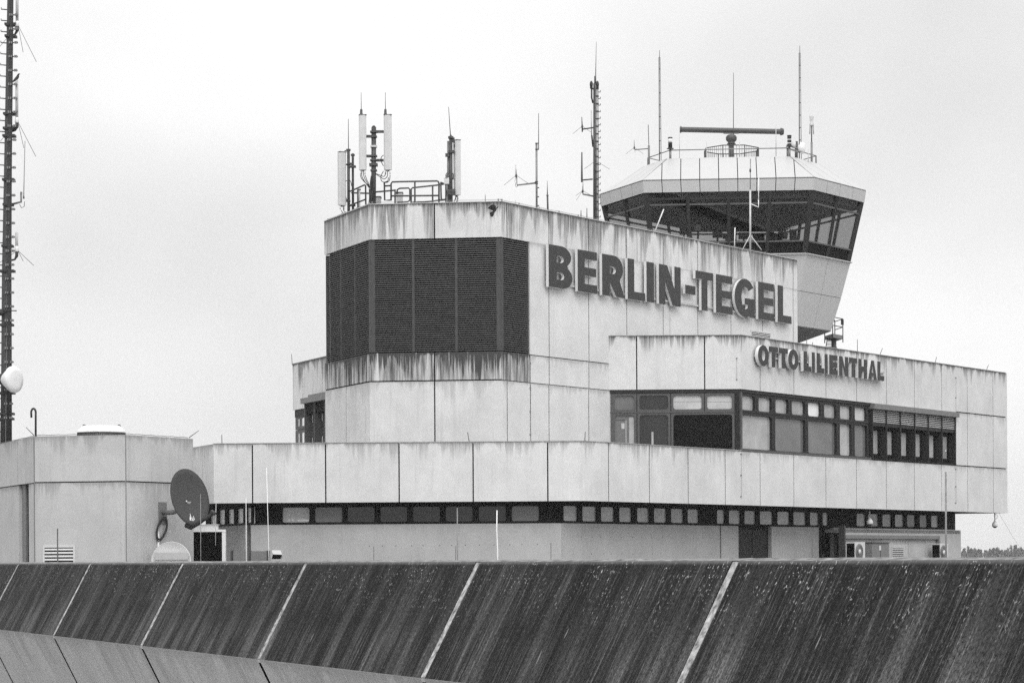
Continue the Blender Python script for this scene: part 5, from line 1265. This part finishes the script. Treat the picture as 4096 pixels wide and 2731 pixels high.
# whips on the terrace and Otto roof edges
for x0, y0, x1, y1, Y, lb in ((888, 1776, 887, 1738, 77, 'short thin rod on the terrace edge right of the plant room'), (1877, 1766, 1870, 1728, 76, 'thin rod on the terrace edge below the louvred block'), (2339, 1766, 2341, 1726, 76.5, 'thin rod on the terrace edge below the long sign wall'),
      (1169, 1460, 1166, 1415, 92, 'thin rod at the far left corner of the rear wing'), (3227, 1380, 3226.5, 1345, 95, 'thin short rod on the window storey roof beside the tower stem'), (3250, 1384, 3250, 1369, 91, 'stub rod just right of the tower stem'),
      (3429.6, 1408, 3429.5, 1357, 92, 'upright thin rod above the end of the lower sign'), (3520, 1418, 3530, 1392, 94, 'slanting thin rod on the roof edge past the lower sign'), (3740, 1452, 3747, 1427, 96, 'slanting thin rod halfway along the right roof edge'), (3945, 1482, 3954, 1459, 99, 'slanting thin rod near the right end of the roof edge')):
    rod('lightning_rod', x0, y0, x1, y1, Y, .012, .010, lb, 'lightning rod', M['steel_dark'])
# inspection platform behind the Otto roof
z8 = reg(3150, 1200, .21259); YP = 106.0
o = thing('work_platform', (P(*z8(870, 1000), YP).x, YP, ZO-.3), 'small raised work platform with guard rails and ladder behind the lower roof edge', 'platform')
pc = [P(*z8(700, 650), YP), P(*z8(850, 630), YP-1.2), P(*z8(1042, 640), YP-.3)]
q0 = pc[0]+(pc[2]-pc[1]); zt_ = pc[1].z; zb_ = P(*z8(850, 700), YP-1.2).z
mb = MB(); pl_ = [V2(pc[0]), V2(pc[1]), V2(pc[2]), V2(q0)]; poly_slab(pl_, zb_, zt_, mb); mb.build('deck', M['grey'], o)
rt = P(*z8(850, 400), YP-1.2).z; rt2 = P(*z8(1040, 355), YP-.3).z
for i, p_ in enumerate(pl_):
    hh = zt_+.45 if i == 0 else rt2; MB().tube([(p_.x, p_.y, zb_-.15), (p_.x, p_.y, hh)], .022, 6).build('post', M['steel_dark'], o)
for zz in (rt2, (rt2+zt_)/2): MB().tube([(p_.x, p_.y, zz) for p_ in pl_[1:]]+[], .02, 6).build('rail', M['steel_dark'], o)
MB().tube([(pl_[1].x, pl_[1].y, rt2), (pl_[3].x, pl_[3].y, rt2)], .03, 6).build('rail', M['steel_dark'], o)
c = P(*z8(872, 720), YP-.6); MB().tube([(c.x, c.y, ZO-.3), (c.x, c.y, zb_)], .11, 12).build('column', M['steel_dark'], o)
for dx, dy in ((-.35, -.2), (.42, -.2), (.05, .4)): MB().tube([(c.x+dx, c.y+dy, ZO-.2), (c.x+dx*.2, c.y+dy*.2, zb_-.35)], .03, 6).build('leg', M['steel_dark'], o)
l0, l1 = P(*z8(718, 910), YP-.5), P(*z8(750, 710), YP-.5); lv = Vector((.30, 0, 0)); mb = MB(); mb.tube([l0, l1], .02, 5); mb.tube([l0+lv, l1+lv], .03, 5)
for i in range(7): p_ = l0.lerp(l1, i/7); mb.tube([p_, p_+lv], .015, 5)
mb.build('ladder', M['steel_dark'], o)
p_ = P(*z8(1031, 415), YP-.35); MB().box(p_.x-.06, p_.x+.06, p_.y-.03, p_.y+.03, p_.z-.12, p_.z+.12).build('switch_box', M['wire'], o)
# ================================================================== things under the right wall
def dome_camera(x, yt, yb, W, label, dark=False):
    s, z = W.at(x, yb, -.35); zb = z; c = W.pt(s, z, -.35)
    o = thing('dome_camera', (c.x, c.y, ZBB+.03), label, 'security camera', 'dome security cameras under the soffit')
    h = ZBB+.03-z
    MB().tube([(c.x, c.y, ZBB+.03), (c.x, c.y, z+.26)], .022, 8).build('stem', M['offwhite'], o)
    MB().lathe((c.x, c.y, z+.05), [(.10, 0), (.12, .03), (.115, .12), (.08, .17), (.04, .23)], 20).build('housing', M['white'], o)
    MB().lathe((c.x, c.y, z-.01), [(.01, 0), (.05, .01), (.085, .04), (.095, .06)], 20).build('dome', M['wire'], o)
dome_camera(3479, 2041, 2101, WOR, 'white dome camera hanging in front of the dark window strip'); dome_camera(3979.5, 2059, 2110, WOR, 'dome camera hanging from the right end of the soffit against the sky')
mb = MB(); s_c = WOR.s(3986, 2070, -.35); c = WOR.pt(s_c, ZBB-.14, -.35)
mb.tube([c+Vector((-.03+.06*math.cos(t*.5236), 0, .10*math.sin(t*.5236))) for t in range(13)], .008, 5); lp_ = mb.build('cable_loop', M['wire'], None); rebase(lp_, c); tag(lp_, 'small loop of black cable beside the right-hand dome camera', 'cable')
def ac_unit(x0, x1, y0, Y, label, W, out, coil=True, fan=True):
    s0, s1 = W.s(x0, 2200, out), W.s(x1, 2200, out); z1 = W.z(x0, y0, out)
    c = W.pt((s0+s1)/2, DECK, out-.2); o = thing('air_conditioner', c, label, 'air conditioner', 'outdoor air conditioner units by the low block')
    z0 = -.02-.75*.0-.25
    MB().wbox(W, s0, s1, DECK+.1, z1, out-.35, out).build('casing', M['offwhite'], o)
    fc_ = W.pt(s0+(s1-s0)*.42, (z1+z1-.72)/2, out); ax_ = (W.n.x, W.n.y, 0)
    R_ = .30 if fan else .2
    g_ = MB().lathe(fc_, [(R_, .0), (R_, .012), (R_-.03, .02)], 28, axis=ax_).build('fan_grille', M['grey'], o)
    MB().lathe(fc_, [(.10, .02), (.10, .035)], 16, axis=ax_).build('fan_hub', M['offwhite'], g_)
    mb = MB()
    for r in (.14, .19, .24): mb.tube([fc_+Vector((W.n.x, W.n.y, 0))*.03+Vector((W.d.x, W.d.y, 0))*r*math.cos(t*.2618)+Vector((0,0,1))*r*math.sin(t*.2618) for t in range(25)], .006, 4, cap=False)
    mb.build('fan_rings', M['steel'], g_)
    MB().wbox(W, s0-.012, s0, z0-.45, z1-.05, out-.33, out-.02).build('coil', M['black'], o)
a_, b_ = zh(825, 487); ac_unit(zh(832, 0)[0], zh(922, 0)[0], zh(0, 487)[1], 0, 'white outdoor unit with a round fan left of the grey switch cabinet', WLB, .95)
ac_unit(zh(1598, 0)[0], zh(1668, 0)[0], zh(0, 500)[1], 0, 'white outdoor unit at the right end of the low block behind the thick pole', WLB, .6)
s0, s1 = WLB.s(*zh(985, 560), .5), WLB.s(*zh(1135, 560), .5); zt_ = WLB.z(*zh(985, 498), .5)
o = thing('switch_cabinet', WLB.pt((s0+s1)/2, DECK, .3), 'grey double-door cabinet with a small pale notice by the low block', 'cabinet')
MB().wbox(WLB, s0, s1, DECK, zt_, .04, .5).build('body', M['grey'], o); MB().wbox(WLB, s0-.02, s1+.02, zt_, zt_+.04, .04, .53).build('lid', M['steel_dark'], o)
MB().wbox(WLB, (s0+s1)/2-.01, (s0+s1)/2+.01, DECK, zt_-.04, .5, .506).build('door_gap', M['black'], o)
p_ = WLB.at(*zh(1058, 540), .5); MB().wbox(WLB, p_[0]-.08, p_[0]+.06, p_[1]-.09, p_[1]+.09, .5, .507).build('notice', M['offwhite'], o)
s0, s1 = WLB.s(*zh(1140, 560), .3), WLB.s(*zh(1308, 560), .3); zt_ = WLB.z(*zh(1140, 508), .3)
o = thing('air_intake', WLB.pt((s0+s1)/2, DECK, .2), 'grey box with a slatted air grille right of the switch cabinet', 'vent box')
MB().wbox(WLB, s0, s1, DECK, zt_, .04, .3).build('body', M['antenna_side'], o)
Wg = WLB.off(.3); grille(Wg, zh(1165, 532), zh(1275, 640), 5, o, .02, 'antenna_side')
# pale marks seen through or stuck on the panes
def mark(W, c1, c2, m, o=-.128):
    (a_, z_), (b_, y_) = W.at(*c1, o), W.at(*c2, o); MB().wbox(W, min(a_, b_), max(a_, b_), min(z_, y_), max(z_, y_), o-.004, o+.004).build('pane_mark', M[m], bld)
mark(WOF, zo(268, 1135), zo(308, 1205), 'glass_pale'); mark(WOF, zo(322, 1100), zo(330, 1385), 'offwhite'); mark(WOF, zo(365, 1060), zo(428, 1400), 'glass_blind'); mark(WOF, zo(190, 1095), zo(320, 1100), 'glass_dark')
mark(WOF, zo(645, 1245), zo(672, 1410), 'glass_blind'); mark(WOF, zo(925, 860), zo(1272, 868), 'glass_blind'); mark(WOF, zo(1350, 862), zo(1655, 868), 'glass_blind')
a_, z_ = WOR.at(*zr(2178, 795), -.29); mb = MB(); mb.lathe(WOR.pt(a_, z_, -.292), [(.05, 0), (.05, .006)], 7, (WOR.n.x, WOR.n.y, 0)); mb.build('pane_mark', M['white'], bld)
for x0, x1, y0, y1 in ((1262, 1282, 392, 420), (1305, 1330, 392, 420), (1382, 1526, 396, 418)):
    mark(WSF, zi(x0, y0), zi(x1, y1), 'white', -.045)
for x0, x1, y0, y1 in ((1240, 1262, 1, 1),): pass
# thin guy wire off the right end of the soffit
p0 = WOR.pt(ER-.1, ZBB+.02, -.3); p1 = P(4120, 2250, p0.y-2); mb = MB(); mb.tube([p0, p0.lerp(p1, .5)-Vector((0,0,.05)), p1], .006, 4); w_ = mb.build('guy_wire', M['steel'], None); rebase(w_, p1); tag(w_, 'thin wire slanting down from the right end of the soffit', 'wire')
# ================================================================== far trees
rn = random.Random(11); mb = MB()
for i in range(900):
    Y = rn.uniform(800, 1000); x = rn.uniform(-420, 480) if i > 420 else rn.uniform(130, 250)
    h = rn.uniform(15.3, 16.6)+max(0, rn.gauss(0, .5)); w = rn.uniform(2.0, 4.0)
    if rn.random() < .22: h += rn.uniform(.3, 1.6); w = rn.uniform(.8, 1.5)
    zb = -14
    mb.tube([(x, Y, zb), (x, Y, zb+h*.5)], .25, 5)
    for k_ in range(90):
        t = rn.random()**.6; rr = w*(1-t**1.6)*rn.random()**.5+.1; a = rn.uniform(0, 6.28); c = Vector((x+rr*math.cos(a), Y+rr*math.sin(a), zb+h*(.15+.85*t)))
        s1_ = rn.uniform(.35, .75); d1 = Vector((rn.uniform(-1, 1), rn.uniform(-1, 1), rn.uniform(-1, 1))).normalized()*s1_; d2 = Vector((rn.uniform(-1, 1), rn.uniform(-1, 1), rn.uniform(-1, 1))).normalized()*s1_
        mb.poly([c-d1, c-d2, c+d1, c+d2])
o = mb.build('distant_trees', M['leaf'], None); o['kind'] = 'stuff'; o['label'] = 'far row of small bushy and pointed trees on the horizon'
# ================================================================== LETTERS
def arc(cx, cy, rx, ry, a0, a1, n=14): return [(cx+rx*math.cos(math.radians(a0+(a1-a0)*i/n)), cy+ry*math.sin(math.radians(a0+(a1-a0)*i/n))) for i in range(n+1)]
def glyph(ch, w, h, a, b):
    if ch == 'E': m = h*.5; return [[(0,0),(w,0),(w,b),(a,b),(a,m-b*.5),(w*.95,m-b*.5),(w*.95,m+b*.5),(a,m+b*.5),(a,h-b),(w*.99,h-b),(w*.99,h),(0,h)]]
    if ch == 'L': return [[(0,0),(w,0),(w,b),(a,b),(a,h),(0,h)]]
    if ch in 'I-': return [[(0,0),(w,0),(w,h),(0,h)]]
    if ch == 'T': l, r = (w-a)/2, (w+a)/2; return [[(l,0),(r,0),(r,h-b),(w,h-b),(w,h),(0,h),(0,h-b),(l,h-b)]]
    if ch == 'H': m = h*.5; return [[(0,0),(a,0),(a,m-b/2),(w-a,m-b/2),(w-a,0),(w,0),(w,h),(w-a,h),(w-a,m+b/2),(a,m+b/2),(a,h),(0,h)]]
    if ch == 'N': return [[(0,0),(a,0),(a,h*.56),(w*.62,0),(w,0),(w,h),(w-a,h),(w-a,h*.44),(w*.38,h),(0,h)]]
    if ch == 'A': return [[(0,0),(a*.95,0),(a*.95+w*.06,h*.2),(w-a*.95-w*.06,h*.2),(w-a*.95,0),(w,0),(w*.66,h),(w*.34,h)], [(w*.41,h*.36),(w*.5,h*.70),(w*.59,h*.36)]]
    if ch == 'O': return [arc(w/2,h/2,w/2,h/2+.01,0,345,32), arc(w/2,h/2,w/2-a,h/2-b,0,345,24)[::-1]]
    if ch == 'B': return [[(0,0)]+arc(w*.55,h*.27,w*.45,h*.27,-90,52)+arc(w*.52,h*.755,w*.43,h*.245,-52,90)+[(0,h)],
                          [(w*.34,h*.20)]+arc(w*.52,h*.285,w*.13,h*.085,-90,90,10)+[(w*.34,h*.37)], [(w*.34,h*.60)]+arc(w*.50,h*.68,w*.13,h*.08,-90,90,10)+[(w*.34,h*.76)]]
    if ch == 'R': return [[(0,0),(w*.34,0),(w*.34,h*.33),(w*.62,0),(w,0),(w*.77,h*.40)]+arc(w*.52,h*.68,w*.40,h*.32,-40,90)+[(0,h)], [(w*.34,h*.55)]+arc(w*.48,h*.64,w*.12,h*.09,-90,90,10)+[(w*.34,h*.73)]]
    if ch == 'G': return [arc(w*.52,h*.5,w*.52,h*.51,36,283,34)+[(w*.72,h*.04),(w*.72,0),(w,0),(w,h*.50),(w*.50,h*.50),(w*.50,h*.33),(w*.64,h*.33)]+arc(w*.54,h*.5,w*.20,h*.29,-58,-318,24)]
def letter(parent, W, o0, th, ch, s0, s1, z0, z1, a, b):
    cu = bpy.data.curves.new('letter', 'CURVE'); cu.dimensions = '2D'; cu.fill_mode = 'BOTH'; cu.extrude = th/2
    for lp in glyph(ch, s1-s0, z1-z0, min(a, (s1-s0)*.45), b):
        sp = cu.splines.new('POLY'); sp.points.add(len(lp)-1); sp.use_cyclic_u = True
        for i, (x, y) in enumerate(lp): sp.points[i].co = (x, y, 0, 1)
    t = bpy.data.objects.new('tmp', cu); COL.objects.link(t); dg = bpy.context.evaluated_depsgraph_get(); me = bpy.data.meshes.new_from_object(t.evaluated_get(dg))
    bpy.data.objects.remove(t); off = parent.location
    d3, n3 = Vector((W.d.x, W.d.y, 0)), Vector((W.n.x, W.n.y, 0)); base = W.pt(s0, z0, o0+th/2)
    flip = d3.cross(Vector((0,0,1))).dot(n3) < 0
    for v in me.vertices:
        x, y, z = v.co; v.co = base+d3*x+Vector((0,0,y))+n3*(z if not flip else -z)-off
    me.materials.clear(); me.materials.append(M['letter']); me.materials.append(M['letter_side'])
    me.update()
    for p in me.polygons: p.material_index = 0 if abs(Vector(p.normal).dot(n3)) > .8 else 1; p.use_smooth = False
    o = bpy.data.objects.new('letter', me); COL.objects.link(o); o.parent = parent
def sign(name, W, o0, th, items, ref_t, ref_b, a, b, label, rails, gl=.30):
    z1, z0 = W.z(*ref_t, o0+th), W.z(*ref_b, o0+th)
    s_first = W.s(items[0][1], (ref_t[1]+ref_b[1])/2, o0+th)
    o = thing(name, W.pt(s_first, z0, 0), label, 'sign')
    for ch, x0, x1 in items:
        s0, s1 = W.s(x0, 1200, o0+th), W.s(x1, 1200, o0+th)
        if ch == '-': letter(o, W, o0, th, ch, s0, s1, z0+(z1-z0)*.36, z0+(z1-z0)*.585, a, b)
        else: letter(o, W, o0, th, ch, s0, s1, z0, z1, a, b)
    sl_ = W.s(items[-1][2], 1300, 0)
    for f in rails: MB().wbox(W, s_first+.1, sl_-.1, z0+(z1-z0)*f-.03, z0+(z1-z0)*f+.03, 0.0, .07).build('mounting_rail', M['con_clean'], o)
    print(name, z0, z1)
xs = lambda f, *v: [f(x, 0)[0] for x in v]
it = [('B', *xs(zB, 177, 550)), ('E', *xs(zB, 632, 938)), ('R', *xs(zB, 1015, 1372)), ('L', *xs(zB, 1415, 1690)), ('I', *xs(zB, 1710, 1828)), ('N', *xs(zB, 1905, 2247)),
      ('-', *xs(zT, 357, 518)), ('T', *xs(zT, 518, 797)), ('E', *xs(zT, 838, 1100)), ('G', *xs(zT, 1130, 1445)), ('E', *xs(zT, 1500, 1752)), ('L', *xs(zT, 1805, 2022))]
sign('airport_name_sign', WUR, .10, .105, it, zB(177, 103), zB(177, 770), .42, .28, 'large dark block letters reading BERLIN-TEGEL high on the long wall', (.12,))
zq = reg(3000, 1350, .12755)
it = [('O', *xs(zq, 240, 582)), ('T', *xs(zq, 580, 872)), ('T', *xs(zq, 888, 1182)), ('O', *xs(zq, 1190, 1512)), ('L', *xs(zq, 1668, 1917)), ('I', *xs(zq, 1927, 2025)), ('L', *xs(zq, 2078, 2316)),
      ('I', *xs(z8, 690, 750)), ('E', *xs(z8, 778, 938)), ('N', *xs(z8, 962, 1135)), ('T', *xs(z8, 1148, 1308)), ('H', *xs(z8, 1325, 1490)), ('A', 3471, 3506), ('L', 3507.5, 3535.5)]
sign('pioneer_name_sign', WOR, .09, .12, it, zq(580, 268), zq(740, 927), .265, .18, 'smaller dark block letters reading OTTO LILIENTHAL on the lower right parapet', (.48,))

# ================================================================== air
hz_ = MB().box(-1500, 1500, -50, 2500, -15, 60).build('haze', [], None)
hm = bpy.data.materials.new('haze'); hm.use_nodes = True; ht2 = hm.node_tree; ht2.nodes.clear()
vo = ht2.nodes.new('ShaderNodeVolumePrincipled'); vo.inputs['Density'].default_value = .00025; vo.inputs['Color'].default_value = (.85, .85, .85, 1)
oo_ = ht2.nodes.new('ShaderNodeOutputMaterial'); ht2.links.new(vo.outputs[0], oo_.inputs['Volume']); hz_.data.materials.append(hm); hz_['kind'] = 'stuff'
